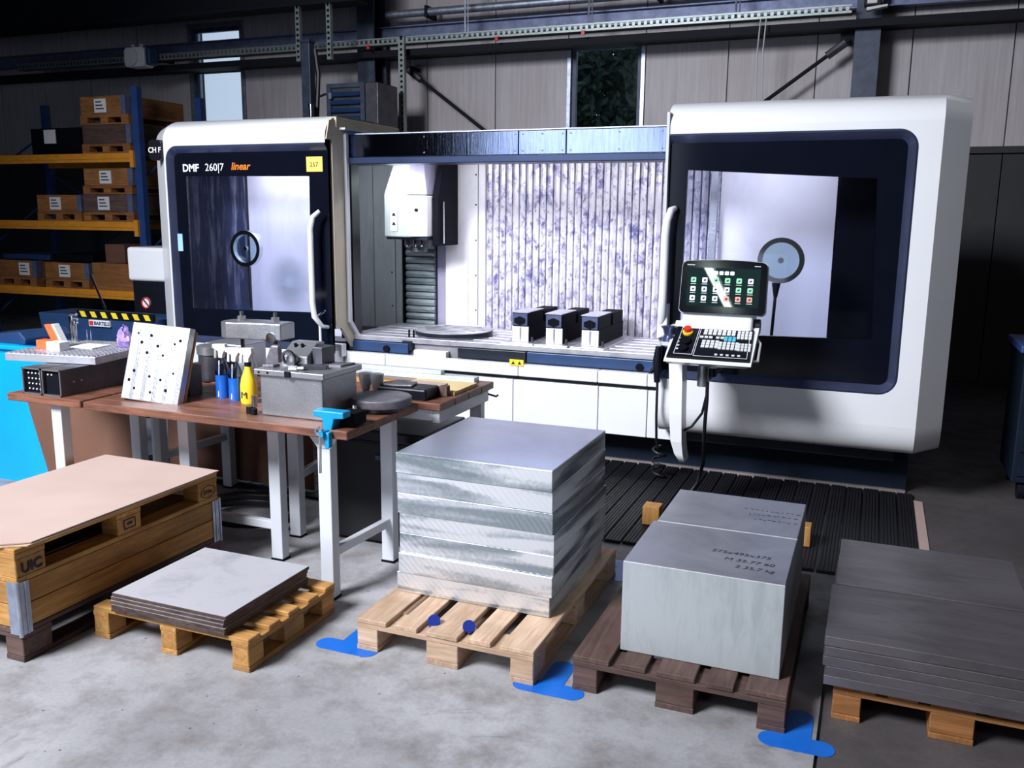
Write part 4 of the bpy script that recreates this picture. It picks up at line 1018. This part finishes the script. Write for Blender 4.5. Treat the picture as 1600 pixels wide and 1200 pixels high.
# dark case under the rear bench and a trolley wheel frame
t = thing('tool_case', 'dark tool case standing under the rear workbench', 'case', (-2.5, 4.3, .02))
part('case_body', MB().box(-2.78, -2.16, 4.12, 4.62, .02, .60), 'case_black', t, bevel=.02)
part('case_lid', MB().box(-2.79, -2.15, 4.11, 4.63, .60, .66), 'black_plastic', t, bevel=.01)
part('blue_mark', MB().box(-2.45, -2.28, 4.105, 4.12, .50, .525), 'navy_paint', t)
solo('hose_loop', MB().tube([(-3.35 + .30 * math.cos(a * .35), 4.18 + .22 * math.sin(a * .35), .035 + .002 * a) for a in range(30)], .028, 10), 'cable_black', 'black hose coiled on the floor under the workbenches', 'hose', smooth=60)
solo('floor_cable', MB().tube([(-2.95, 4.32, .02), (-2.6, 4.40, .02), (-2.2, 4.40, .02), (-1.9, 4.46, .02)], .014), 'cable_black', 'black cable lying on the floor under the rear workbench', 'cable', smooth=60)

# --- blue bin and cardboard at the far left
t = thing('blue_bin', 'bright cyan blue steel bin at the left edge behind the bench', 'bin', (-5.0, 4.5, 0))
part('bin_front', MB().hexa([(-5.9, 4.20, .04), (-4.70, 4.20, .04), (-4.70, 4.23, .04), (-5.9, 4.23, .04)], [(-5.9, 4.12, .93), (-4.55, 4.12, .93), (-4.55, 4.15, .93), (-5.9, 4.15, .93)]), 'cyan_paint', t)
part('bin_side', MB().hexa([(-4.73, 4.20, .04), (-4.70, 4.20, .04), (-4.70, 4.58, .04), (-4.73, 4.58, .04)], [(-4.58, 4.12, .93), (-4.55, 4.12, .93), (-4.55, 4.58, .93), (-4.58, 4.58, .93)]), 'cyan_paint', t)
part('bin_back', MB().hexa([(-5.9, 4.55, .04), (-4.70, 4.55, .04), (-4.70, 4.58, .04), (-5.9, 4.58, .04)], [(-5.9, 4.55, .93), (-4.55, 4.55, .93), (-4.55, 4.58, .93), (-5.9, 4.58, .93)]), 'cyan_paint', t)
part('bin_floor', MB().box(-5.9, -4.70, 4.20, 4.58, 0, .04), 'cyan_paint', t)
part('bin_rim', MB().box(-5.9, -4.53, 4.09, 4.16, .93, .96), 'cyan_paint', t, bevel=.008)
part('bin_rim', MB().box(-4.58, -4.53, 4.16, 4.6, .93, .96), 'cyan_paint', t, bevel=.008)
solo('plastic_tray', MB().prism([(-5.6, .962), (-5.06, .962), (-5.05, 1.0), (-5.10, 1.045), (-5.6, .985)], 'y', 4.14, 4.5), 'navy_paint', 'dark blue plastic tray lying on the rim of the cyan bin', 'tray', bevel=.01)
solo('cardboard_sheet', MB().prism([(-4.80, .02), (-4.56, .02), (-4.60, .66), (-4.98, .66), (-4.96, .56)], 'y', 4.05, 4.056), 'cardboard', 'brown cardboard sheet leaning against the cyan bin', 'cardboard')
solo('cardboard_sheet', MB().prism([(-4.78, .02), (-4.10, .02), (-4.10, .66), (-4.72, .66), (-4.79, .48)], 'y', 4.038, 4.043), 'cardboard', 'brown cardboard sheet with cut corner behind the left bench leg', 'cardboard')
solo('cardboard_sheet', MB().box(-4.50, -3.30, 4.755, 4.763, .03, .80), 'cardboard', 'large dark brown cardboard sheet standing behind the rear bench legs', 'cardboard')
# --- square tubes
def sq_tube(x0, lab, dots):
    x1 = x0 + .132; z0, z1 = ZT + .001, ZT + .142
    t = thing('square_tube', lab, 'tube', ((x0 + x1) / 2, 3.7, z0))
    part('tube_shell', MB().box(x0, x1, 3.37, 4.0, z0, z0 + .008).box(x0, x1, 3.37, 4.0, z1 - .008, z1).box(x0, x0 + .008, 3.37, 4.0, z0 + .008, z1 - .008).box(x1 - .008, x1, 3.37, 4.0, z0 + .008, z1 - .008), 'steel_dark', t)
    part('end_rim', MB().box(x0, x1, 3.366, 3.371, z0, z0 + .007).box(x0, x1, 3.366, 3.371, z1 - .007, z1).box(x0, x0 + .006, 3.366, 3.371, z0, z1).box(x1 - .006, x1, 3.366, 3.371, z0, z1), 'steel_grey', t)
    part('end_plate', MB().box(x0 + .008, x1 - .008, 3.385, 3.39, z0 + .008, z1 - .008), 'black_matte', t)
    for i in range(dots):
        for j in range(4 if dots > 2 else 1):
            part('light_dot', MB().cyl((x0 + .03 + i * .026, 3.385, z1 - .03 - j * .028), (x0 + .03 + i * .026, 3.381, z1 - .03 - j * .028), .0042, n=8), 'paper', t)  # white dots stand for light showing through the plate's holes
    for y in (3.45, 3.50): part('side_stud', MB().cyl((x1, y, z0 + .07), (x1 + .003, y, z0 + .07), .006, n=8), 'steel_grey', t)
sq_tube(-4.155, 'dark square steel tube with dotted end plate, left of the pair', 4)
sq_tube(-4.015, 'dark square steel tube on the bench, right of the pair', 2)
# --- gridded surface plate lying on them, turned a little
gp = thing('grid_plate', 'square steel plate with gridded top on the square tubes', 'metal plate', (-4.17, 3.79, ZT + .144), R(9))
part('plate_body', MB().box(-.285, .285, -.27, .27, 0, .042), 'table_steel', gp, local=True, bevel=.003)
m = MB()
for i in range(18):
    for j in range(17): m.box(-.275 + i * .0307, -.275 + i * .0307 + .022, -.262 + j * .031, -.262 + j * .031 + .022, .042, .047)
part('raised_grid', m, 'table_steel', gp, local=True, kind='stuff')
zg = ZT + .144 + .047
t = thing('orange_clamp', 'orange red plastic clamp standing on the gridded plate', 'clamp', (-4.27, 3.68, zg))
part('lever', MB().prism([(-4.36, zg + .13), (-4.30, zg + .135), (-4.24, zg + .03), (-4.30, zg + .02)], 'y', 3.70, 3.74), 'orange_red', t, bevel=.004)
part('lever_edge', MB().prism([(-4.30, zg + .135), (-4.285, zg + .135), (-4.225, zg + .03), (-4.24, zg + .03)], 'y', 3.70, 3.74), 'paper', t)
part('clamp_body', MB().box(-4.36, -4.25, 3.64, 3.70, zg, zg + .05), 'orange_red', t, bevel=.004)
solo('white_carton', MB().box(-4.26, -4.16, 3.62, 3.69, zg, zg + .048), 'paper', 'small white carton beside the orange clamp', 'box', bevel=.003)
solo('paper_sheet', MB().prism([(-4.24, 3.74), (-4.06, 3.75), (-4.08, 3.90), (-4.24, 3.89)], 'z', zg + .001, zg + .006), 'paper', 'white paper lying on the gridded plate behind the carton', 'paper')
t = thing('hex_key_set', 'bundle of chrome hex keys standing on the gridded plate', 'hex keys', (-4.40, 3.95, zg))
for i, (dx, h, r_) in enumerate(((0, .15, .010), (.018, .12, .009), (.034, .10, .007))):
    x = -4.43 + dx
    part('hex_key', MB().tube([(x, 3.95, zg), (x, 3.95, zg + h), (x + .015, 3.95, zg + h + .012), (x + .05 - i * .014, 3.95, zg + h + .012)], r_, 6), 'chrome', t)
for i, dx in enumerate((.10, .13)): part('rod', MB().cyl((-4.42 + dx, 3.96, zg), (-4.418 + dx, 3.96, zg + .075), .002, n=6), 'chrome', t)
rg = MB(); rnd = random.Random(11); n, mm = 12, 10; cx, cy = -3.98, 3.92
ringsv = []
for j in range(mm + 1):
    ph = math.pi * j / mm / 1.75; rr = []
    for i in range(n):
        th_ = 2 * math.pi * i / n; k = 1 + rnd.uniform(-.33, .33)
        rr.append((cx + .055 * math.sin(ph) * math.cos(th_) * k, cy + .045 * math.sin(ph) * math.sin(th_) * k, zg + .003 + max(0, .105 * math.cos(ph) * (1 + rnd.uniform(-.2, .2)))))
    ringsv.append(rr)
for a, b in zip(ringsv, ringsv[1:]): rg.strip(a + [a[0]], b + [b[0]])
solo('purple_rag', rg, 'purple_rag', 'crumpled purple and white rag on the gridded plate', 'rag', smooth=30)

# --- drilled aluminium plate leaning
# leaning plate
lp = thing('drilled_plate', 'bright drilled aluminium plate leaning upright on the bench', 'metal plate', (-3.39, 3.46, ZT + .002))
lp.rotation_euler = (R(-16), R(3), R(4))
part('plate_body', MB().box(-.175, .175, 0, .045, 0, .40), 'steel_grey', lp, local=True, bevel=.003)
part('backing_board', MB().box(-.17, .178, .045, .062, .004, .39), 'pine_z', lp, local=True, bevel=.002)
for k in range(5): part('milled_band', MB().box(-.165 + k * .067, -.165 + k * .067 + .042, -.0015, 0, .006, .394), 'band_white', lp, local=True)
rnd = random.Random(2)
for hx, hz in ((-.10, .30), (.0, .29), (.10, .31), (-.13, .345), (.13, .33), (-.05, .34), (-.06, .25), (.04, .245), (-.12, .15), (-.02, .13), (.05, .12), (.12, .16), (-.10, .06), (.0, .05), (.09, .07), (-.14, .10)):
    part('drill_hole', MB().cyl((hx, -.003, hz), (hx, .004, hz), .006 + rnd.random() * .003, n=10), 'black_matte', lp, local=True)
solo('angle_block', MB().box(-3.50, -3.30, 3.66, 3.76, ZT, ZT + .16), 'steel_dark', 'dark steel block propping the leaning drilled plate', 'metal block', bevel=.004)
# --- pot and bottles
t = thing('steel_pot', 'dark steel pot with pale rim behind the spray bottles', 'pot', (-3.52, 4.10, ZT))
part('pot_body', MB().lathe([(.07, 0), (.075, .01), (.075, .15), (.08, .155)], (-3.52, 4.10, ZT), 24), 'steel_dark', t, 40)
part('pot_band', MB().lathe([(.082, .155), (.084, .20), (.078, .205), (.05, .207)], (-3.52, 4.10, ZT), 24), 'steel_grey', t, 40)
solo('wire_basket_lid', MB().box(-3.66, -3.38, 4.20, 4.42, ZT, ZT + .20), 'steel_grey', 'grey ribbed metal box behind the steel pot', 'box', bevel=.01)
def bottle(name, lab, x, y, kind, h=.185):
    t = thing(name, lab, 'spray bottle', (x, y, ZT))
    r_ = .036
    if kind == 'yellow':
        part('bottle_body', MB().lathe([(.040, 0), (.043, .01), (.043, .09), (.036, .13), (.018, .175), (.016, .19)], (x, y, ZT), 20), 'yellow', t, 50)
        text('bottle_print', 'M', .05, 'ink', t, (x - .018, y - .0445, ZT + .03), FRONT, extrude=.0003)
        zt = ZT + .19
        part('collar', MB().lathe([(.018, 0), (.018, .02)], (x, y, zt), 14), 'black_plastic', t, 40); zt += .02
    else:
        part('bottle_body', MB().lathe([(r_, 0), (r_ + .002, .008), (r_ + .002, h * .62)], (x, y, ZT), 20), 'liquid_blue', t, 50)
        part('bottle_shoulder', MB().lathe([(r_ + .002, h * .62), (r_ + .002, h * .72), (.018, h), (.014, h + .012)], (x, y, ZT), 20), 'bottle_clear', t, 50)
        part('dip_tube', MB().cyl((x, y - r_ - .002, ZT + .01), (x, y - r_ * .6, ZT + h), .003, n=6), 'paper', t)
        zt = ZT + h + .012
    part('spray_head', MB().prism([(x - .055, zt + .05), (x - .05, zt + .07), (x + .03, zt + .075), (x + .035, zt + .05), (x + .015, zt + .02), (x + .013, zt), (x - .013, zt), (x - .013, zt + .035)], 'y', y - .014, y + .014), 'white_paint', t, bevel=.004)
    part('trigger', MB().prism([(x - .042, zt + .045), (x - .03, zt + .045), (x - .035, zt - .005), (x - .046, zt)], 'y', y - .006, y + .006), 'white_paint', t)
bottle('spray_bottle', 'blue spray bottle with white trigger, left of two', -3.13, 3.72, 'blue', .20)
bottle('spray_bottle', 'blue spray bottle with white trigger, beside the yellow one', -3.03, 3.70, 'blue', .19)
bottle('spray_bottle', 'yellow spray bottle standing beside the grey steel box', -2.925, 3.67, 'yellow')
# --- bored aluminium body on threaded posts
t = thing('raised_workpiece', 'rounded aluminium workpiece raised on two dark threaded posts', 'workpiece', (-3.13, 4.0, ZT))
pz_ = ZT + .28
part('workpiece_body', MB().prism([(-3.33, 3.98), (-3.31, 3.94), (-3.26, 3.92), (-3.19, 3.93), (-3.14, 3.95), (-2.94, 3.97), (-2.94, 4.10), (-3.12, 4.12), (-3.29, 4.10), (-3.33, 4.05)], 'z', pz_, pz_ + .09), 'steel_grey', t, bevel=.006)
for x, y in ((-3.24, 4.03), (-3.03, 4.05)):
    part('threaded_post', MB().cyl((x, y, ZT), (x, y, pz_ + .14), .011, n=10), 'steel_dark', t)
    part('nut', MB().cyl((x, y, pz_ + .09), (x, y, pz_ + .115), .022, n=6), 'steel_grey', t)
part('milled_recess', MB().cyl((-3.0, 3.972, pz_ + .012), (-3.0, 3.96, pz_ + .012), .03, n=18), 'chrome', t)
solo('white_canister', MB().lathe([(.05, 0), (.05, .15), (.04, .17), (.04, .22)], (-3.13, 3.92, ZT), 18), 'side_paint', 'pale plastic canister under the raised aluminium workpiece', 'canister', smooth=40)
solo('bent_bracket', MB().prism([(-3.02, ZT), (-2.93, ZT), (-2.93, ZT + .26), (-2.98, ZT + .26), (-3.02, ZT + .17)], 'y', 3.93, 3.97), 'grime_steel', 'curved grey steel bracket right of the raised workpiece', 'bracket', bevel=.01)
# --- steel box on the bench and the things on it
t = thing('steel_housing', 'large grey steel housing on the front edge of the bench', 'workpiece', (-2.5, 3.7, ZT))
part('housing_body', MB().box(-2.69, -2.34, 3.46, 3.76, ZT + .001, ZT + .20), 'steel_grey', t, bevel=.006)
part('housing_top', MB().box(-2.71, -2.32, 3.44, 3.78, ZT + .20, ZT + .228), 'steel_grey', t, bevel=.004)
for x in (-2.68, -2.63): part('screw', MB().cyl((x, 3.44, ZT + .214), (x, 3.436, ZT + .214), .005, n=8), 'black_matte', t)
part('latch', MB().box(-2.53, -2.50, 3.432, 3.44, ZT + .20, ZT + .228), 'black_plastic', t)
zh = ZT + .229
t = thing('clamp_block', 'sloped steel clamp block standing on the grey housing', 'metal block', (-2.58, 3.70, zh))
part('block_body', MB().prism([(3.62, zh), (3.77, zh), (3.77, zh + .10), (3.71, zh + .10), (3.62, zh + .04)], 'x', -2.68, -2.53), 'steel_grey', t, bevel=.004)
part('side_cheek', MB().box(-2.528, -2.47, 3.66, 3.77, zh, zh + .085), 'steel_dark', t, bevel=.003)
for x in (-2.635, -2.595): part('bolt', MB().cyl((x, 3.68, zh + .075), (x, 3.675, zh + .095), .008, n=8), 'black_matte', t)
solo('steel_ring', MB().ring((-2.60, 3.56, zh + .04), (0, 1, .15), .038, .028, .014, 24), 'steel_dark', 'dark steel ring standing before the sloped clamp block', 'ring', smooth=40)
solo('round_spacer', MB().cyl((-2.60, 3.585, zh + .028), (-2.60, 3.61, zh + .03), .027, n=20), 'steel_grey', 'round pale spacer behind the dark steel ring', 'spacer', smooth=40)
solo('steel_strap', MB().prism([(-2.69, 3.48), (-2.64, 3.50), (-2.63, 3.54), (-2.68, 3.53)], 'z', zh, zh + .014), 'grime_steel', 'flat steel strap lying at the left of the housing', 'strap', bevel=.003)
solo('steel_strap', MB().prism([(-2.48, 3.50), (-2.38, 3.56), (-2.40, 3.61), (-2.50, 3.55)], 'z', zh, zh + .02), 'steel_dark', 'dark steel strap lying at the right of the housing', 'strap', bevel=.003)
solo('loose_bolt', MB().cyl((-2.53, 3.47, zh + .012), (-2.49, 3.48, zh + .012), .012, n=6).cyl((-2.49, 3.48, zh + .012), (-2.46, 3.49, zh + .012), .007, n=8), 'steel_grey', 'loose bolt on the front edge of the housing', 'bolt')
solo('steel_shim', MB().prism([(-2.44, 3.64), (-2.36, 3.65), (-2.34, 3.75), (-2.42, 3.74)], 'z', zh, zh + .008), 'grime_steel', 'thin shim lying at the right rear of the housing', 'shim')
t = thing('socket_adapter', 'small chrome socket and black base beside the grey housing', 'socket', (-2.75, 3.46, ZT))
part('adapter_base', MB().cyl((-2.76, 3.47, ZT), (-2.76, 3.47, ZT + .035), .022, n=14).cyl((-2.725, 3.45, ZT), (-2.725, 3.45, ZT + .03), .016, n=14), 'black_plastic', t, 40)
part('adapter_socket', MB().cyl((-2.735, 3.47, ZT + .035), (-2.735, 3.47, ZT + .09), .014, n=14), 'chrome', t, 40)
# --- blue bench vise
t = thing('bench_vise', 'small bright blue vise clamped to the bench corner', 'vise', (-2.22, 3.36, ZT - .06))
part('vise_head', MB().prism([(-2.31, ZT + .085), (-2.15, ZT + .085), (-2.15, ZT + .055), (-2.20, ZT + .05), (-2.215, ZT - .005), (-2.255, ZT - .005), (-2.265, ZT + .05), (-2.31, ZT + .055)], 'y', 3.335, 3.40), 'vise_blue', t, bevel=.006)
part('vise_slide', MB().box(-2.24, -2.14, 3.40, 3.52, ZT + .005, ZT + .065), 'black_matte', t, bevel=.008)
part('vise_screw', MB().cyl((-2.235, 3.28, ZT - .01), (-2.235, 3.36, ZT - .01), .014, n=12), 'vise_blue', t)
part('vise_eye', MB().ring((-2.25, 3.285, ZT - .0), (0, 1, 0), .02, .012, .012, 16), 'chrome', t)
part('vise_handle', MB().cyl((-2.245, 3.285, ZT - .19), (-2.24, 3.285, ZT + .005), .006, n=8), 'chrome', t)
part('vise_clamp', MB().prism([(-2.24, ZT - .005), (-2.205, ZT - .005), (-2.205, ZT - .075), (-2.225, ZT - .085), (-2.235, ZT - .04)], 'y', 3.30, 3.33), 'vise_blue', t, bevel=.004)
t = thing('lapping_disc', 'round grey lapping disc at the right end of the bench', 'disc', (-2.22, 3.80, ZT))
part('disc_plate', MB().lathe([(.15, 0), (.155, .01), (.155, .035), (.15, .04)], (-2.23, 3.80, ZT + .03), 32), 'grime_steel', t, 40)
part('disc_base', MB().lathe([(.10, 0), (.10, .03)], (-2.23, 3.80, ZT), 20), 'steel_dark', t, 40)
part('disc_knob', MB().cyl((-2.27, 3.62, ZT + .02), (-2.27, 3.62, ZT + .055), .012, n=10), 'chrome', t)
# --- things on the rear bench
solo('black_case', MB().prism([(4.07, ZT), (4.26, ZT), (4.26, ZT + .045), (4.22, ZT + .06), (4.07, ZT + .06)], 'x', -2.42, -2.12), 'black_plastic', 'low black case on the rear bench beside the yellow board', 'case', bevel=.01)
solo('grey_cloth', MB().prism([(-2.42, 4.10), (-2.32, 4.08), (-2.22, 4.11), (-2.24, 4.21), (-2.36, 4.23)], 'z', ZT + .061, ZT + .072), 'grime_steel', 'crumpled grey cloth on top of the low black case', 'cloth', bevel=.004)
solo('yellow_board', MB().prism([(-2.42, 4.29), (-2.05, 4.27), (-2.05, 4.57), (-2.42, 4.55)], 'z', ZT, ZT + .02), 'yellow_board', 'flat yellow packing board on the end of the rear bench', 'board')
solo('packing_board', MB().prism([(-2.40, 4.29), (-2.16, 4.28), (-2.16, 4.42), (-2.38, 4.44)], 'z', ZT + .021, ZT + .034), 'hardboard', 'pale packing board lying on the yellow board', 'board', bevel=.002)
solo('wooden_block', MB().box(-2.12, -2.07, 4.22, 4.26, ZT + .001, ZT + .055), 'old_z', 'small dark wooden block before the yellow board', 'block', bevel=.003)
solo('wooden_lath', MB().box(-2.80, -2.44, 4.40, 4.44, ZT, ZT + .025), 'pine_x', 'light wooden lath lying along the rear bench', 'lath')
solo('aluminium_profile', MB().box(-3.1, -2.10, 4.64, 4.71, ZT, ZT + .03), 'inner_steel', 'long aluminium profile along the back of the rear bench', 'profile', bevel=.003)
solo('aluminium_profile', MB().box(-3.0, -2.32, 4.65, 4.70, ZT + .031, ZT + .055), 'inner_steel', 'shorter aluminium profile stacked on the longer one', 'profile', bevel=.003)
for x, lab in ((-2.49, 'conical steel tool holder right of the grey housing, left one'), (-2.42, 'conical steel tool holder right of the grey housing, right one')):
    solo('tool_holder', MB().lathe([(.012, 0), (.018, .02), (.034, .08), (.038, .12), (.03, .122)], (x, 4.09, ZT), 18), 'steel_grey', lab, 'tool holder', 'tool holders on the rear bench', smooth=40)
# ================================================================== CHIP SKIP LEFT OF THE MACHINE
t = thing('chip_skip', 'dark blue chip skip with yellow and black hazard stripe', 'skip', (-6.4, 5.9, 0))
part('skip_body', MB().hexa([(-6.95, 6.0, .02), (-5.75, 6.0, .02), (-5.75, 6.36, .02), (-6.95, 6.36, .02)], [(-7.1, 5.98, .90), (-5.72, 5.98, .90), (-5.72, 6.38, .90), (-7.1, 6.38, .90)]), 'navy_paint', t, bevel=.01)
part('hazard_band', MB().box(-6.60, -5.72, 5.955, 5.98, .885, .945), 'black_matte', t)
for k in range(7):
    x = -6.56 + k * .122
    part('hazard_stripe', MB().prism([(x, .94), (x + .055, .94), (x + .082, .89), (x + .027, .89)], 'y', 5.95, 5.957), 'hazard_yellow', t)
sg = part('name_plate', MB().box(-6.46, -6.22, 5.955, 5.975, .81, .865), 'paper', t)
part('logo_square', MB().box(-6.45, -6.41, 5.95, 5.956, .818, .857), 'red', sg)
text('plate_lettering', 'BARTELS', .046, 'navy_paint', t, (-6.40, 5.953, .822), FRONT, offset=.001)
part('lever_rod', MB().cyl((-6.55, 6.1, 1.25), (-6.30, 6.0, .96), .010, n=8), 'chrome', t)

# ================================================================== PALLET RACK
rk = thing('pallet_rack', 'blue and orange pallet rack at the back left of the hall', 'rack', (-10.5, 9.2, 0))
def upright(x, y):
    u = part('upright', MB().box(x - .05, x + .05, y - .04, y + .04, .01, 3.28), 'rack_blue', rk)
    part('foot_plate', MB().box(x - .08, x + .08, y - .07, y + .07, 0, .01), 'rack_blue', rk)
for x in (-8.40, -11.15):
    for y in (8.7, 9.8): upright(x, y)
    for k in range(3): part('frame_brace', MB().cyl((x, 8.72, .4 + k * .9), (x, 9.78, 1.1 + k * .9), .015, n=8), 'rack_blue', rk)
for z in (2.46, 1.63, .77):
    for y in (8.66, 9.74):
        part('shelf_beam', MB().box(-11.10, -8.45, y, y + .05, z - .055, z + .055), 'rack_orange', rk, bevel=.006)
        part('beam_lip', MB().box(-11.10, -8.45, y - .012, y, z - .015, z + .015), 'rack_orange', rk)
    for x in (-8.47, -11.08): part('beam_hook', MB().box(x - .03, x + .03, 8.63, 8.66, z - .12, z + .08), 'rack_orange', rk)
    part('shelf_deck', MB().box(-11.08, -8.47, 8.72, 9.74, z + .035, z + .055), 'steel_dark', rk)
part('cross_brace', MB().cyl((-11.1, 9.84, .9), (-8.5, 9.84, 2.3), .012, n=6).cyl((-11.1, 9.84, 2.3), (-8.5, 9.84, .9), .012, n=6), 'rack_blue', rk)
def base(x0, x1, z, lab, h=.115, D=1.0):
    t = thing('crate_pallet', lab, 'pallet', ((x0 + x1) / 2, 8.7 + D / 2, z), group='small pallets under rack crates')
    y0 = 8.68
    part('deck', MB().box(x0, x1, y0, y0 + D, z + h - .03, z + h), 'crate_x', t)
    part('skid', MB().box(x0, x1, y0, y0 + D, z, z + .018), 'crate_x', t)
    for xx in (x0, (x0 + x1) / 2 - .06, x1 - .12):
        part('block', MB().box(xx, xx + .12, y0, y0 + .12, z + .018, z + h - .03), 'crate_x', t)
        part('block', MB().box(xx, xx + .12, y0 + D - .12, y0 + D, z + .018, z + h - .03), 'crate_x', t)
def crate(x0, x1, z, h, lab, wood_='crate_x', paper=.5, D=1.0, hinge=True, lift=0):
    y0 = 8.69
    t = thing('wooden_crate', lab, 'crate', ((x0 + x1) / 2, y0 + D / 2, z), group='crates on the pallet rack')
    part('front_board', MB().box(x0, x1, y0, y0 + .02, z, z + h), wood_, t, bevel=.003, segs=1)
    part('back_board', MB().box(x0, x1, y0 + D - .02, y0 + D, z, z + h), wood_, t, bevel=.003, segs=1)
    for xx in (x0, x1 - .02): part('side_board', MB().box(xx, xx + .02, y0 + .02, y0 + D - .02, z, z + h), wood_.replace('_x', '_y'), t, bevel=.003, segs=1)
    part('crate_floor', MB().box(x0 + .02, x1 - .02, y0 + .02, y0 + D - .02, z, z + .02), wood_, t)
    if hinge: part('corner_strap', MB().box(x1 - .07, x1 + .004, y0 - .005, y0, z, z + h), 'purlin_blue', t); 
    if hinge: part('corner_strap', MB().box(x1, x1 + .005, y0, y0 + .08, z, z + h), 'purlin_blue', t)
    if paper:
        c = x0 + (x1 - x0) * paper; s = part('paper_label', MB().box(c - .095, c + .095, y0 - .004, y0, z + h * .12, z + h * .86), 'paper', t)
        for k in range(3): part('print_line', MB().box(c - .07, c + .06 - k * .02, y0 - .006, y0 - .004, z + h * (.3 + k * .18), z + h * (.3 + k * .18) + .014), 'ink', s)
    return t
base(-9.30, -8.52, 2.515, 'small pallet on the top shelf, under the dark crate')
crate(-9.29, -8.51, 2.632, .225, 'dark brown crate on the top shelf, lower of the stack', 'old_x', 0)
base(-9.30, -8.52, 2.858, 'small pallet between the two crates on the top shelf')
crate(-9.29, -8.57, 2.975, .22, 'orange crate with white label at the top of the rack', 'crate_x', .45)
t = solo('dark_carton', MB().box(-10.3, -9.45, 8.80, 9.6, 2.515, 2.85), 'black_matte', 'dark carton on the top shelf carrying a single white label', 'box', bevel=.01)
part('paper_label', MB().box(-10.06, -9.86, 8.79, 8.80, 2.66, 2.83), 'paper', t)
base(-10.16, -9.40, 1.685, 'small pallet on the middle shelf, left one')
crate(-10.16, -9.40, 1.802, .21, 'orange crate with slanted white label on the middle shelf', 'crate_x', .42)
base(-9.36, -8.54, 1.685, 'small pallet on the middle shelf, right one')
crate(-9.36, -8.56, 1.802, .22, 'dark crate with white label on the middle shelf beneath another', 'old_x', .42)
base(-9.34, -8.54, 2.024, 'small pallet between the two stacked crates on the middle shelf', .10)
crate(-9.32, -8.53, 2.126, .21, 'brown crate with white label just below the top orange beam', 'crate_x', .45)
base(-11.0, -10.28, .825, 'small pallet on the lower shelf, left one')
crate(-11.0, -10.28, .942, .22, 'brown crate with white label at the left of the lower shelf', 'crate_x', .70)
base(-10.12, -9.36, .825, 'small pallet on the lower shelf, right one')
crate(-10.12, -9.36, .942, .21, 'brown crate with torn white label mid lower shelf', 'crate_x', .45)
crate(-9.30, -8.56, .825, .34, 'plain tall wooden crate at the right of the lower shelf', 'crate_x', 0, hinge=False)
solo('carton', MB().box(-9.12, -8.80, 8.75, 9.1, 1.167, 1.40), 'cardboard', 'brown carton on the plain tall crate, lower shelf', 'box', bevel=.004)
solo('carton', MB().box(-8.78, -8.58, 8.76, 9.0, 1.167, 1.28), 'cardboard', 'small carton at the right of the brown carton on the crate', 'box', bevel=.004)
solo('flat_goods', MB().box(-10.95, -10.1, 8.75, 9.5, 1.17, 1.24), 'navy_paint', 'flat dark blue bundle on the left lower shelf crate', 'bundle', bevel=.01)
solo('flat_goods', MB().box(-10.05, -9.35, 8.75, 9.5, 1.16, 1.26), 'black_matte', 'flat black bundle on the torn label crate', 'bundle', bevel=.01)
crate(-9.95, -9.30, .0, .42, 'wooden crate on the floor under the lower orange beam', 'crate_x', 0, hinge=False)

# ================================================================== RIGHT EDGE
t = thing('tool_trolley', 'blue tool trolley at the far right behind the machine', 'trolley', (1.3, 6.9, 0))
part('trolley_body', MB().box(.93, 1.7, 6.5, 7.1, .12, .98), 'plinth_navy', t, bevel=.01)
part('trolley_top', MB().box(.90, 1.73, 6.47, 7.13, .98, 1.03), 'rack_blue', t, bevel=.01)
for k in range(5): 
    dr = part('drawer', MB().box(.96, 1.67, 6.485, 6.5, .17 + k * .16, .31 + k * .16), 'plinth_navy', t, bevel=.004)
    part('drawer_handle', MB().box(1.0, 1.6, 6.47, 6.485, .28 + k * .16, .295 + k * .16), 'steel_grey' if k < 1 else 'navy_paint', dr)
for x in (1.0, 1.63):
    for y in (6.57, 7.03): part('castor', MB().cyl((x - .02, y, .06), (x + .02, y, .06), .06, n=16), 'black_plastic', t)
t = thing('chrome_bottle_rack', 'small chrome tools standing on the blue trolley', 'tools', (1.0, 6.6, 1.03))
for i in range(3): part('tool', MB().cyl((.97 + i * .06, 6.6, 1.03), (.97 + i * .06, 6.62, 1.15 + .05 * i), .008, n=8), 'chrome', t)

# ================================================================== STRIP LAMP BEHIND THE CAMERA
t = thing('strip_lamp', 'long ceiling strip lamp mirrored in the console screen', 'lamp', (-2.36, -4.1, 3.98))
part('lamp_tray', MB().box(-2.46, -2.26, -5.7, -2.5, 4.02, 4.08), 'side_paint', t, bevel=.005)
part('tube', MB().box(-2.42, -2.31, -5.65, -2.55, 3.99, 4.02), 'lamp_tube', t)
for y in (-5.3, -2.9): part('suspension_rod', MB().cyl((-2.36, y, 4.08), (-2.36, y, 6.595), .008, n=6), 'galvanised', t)
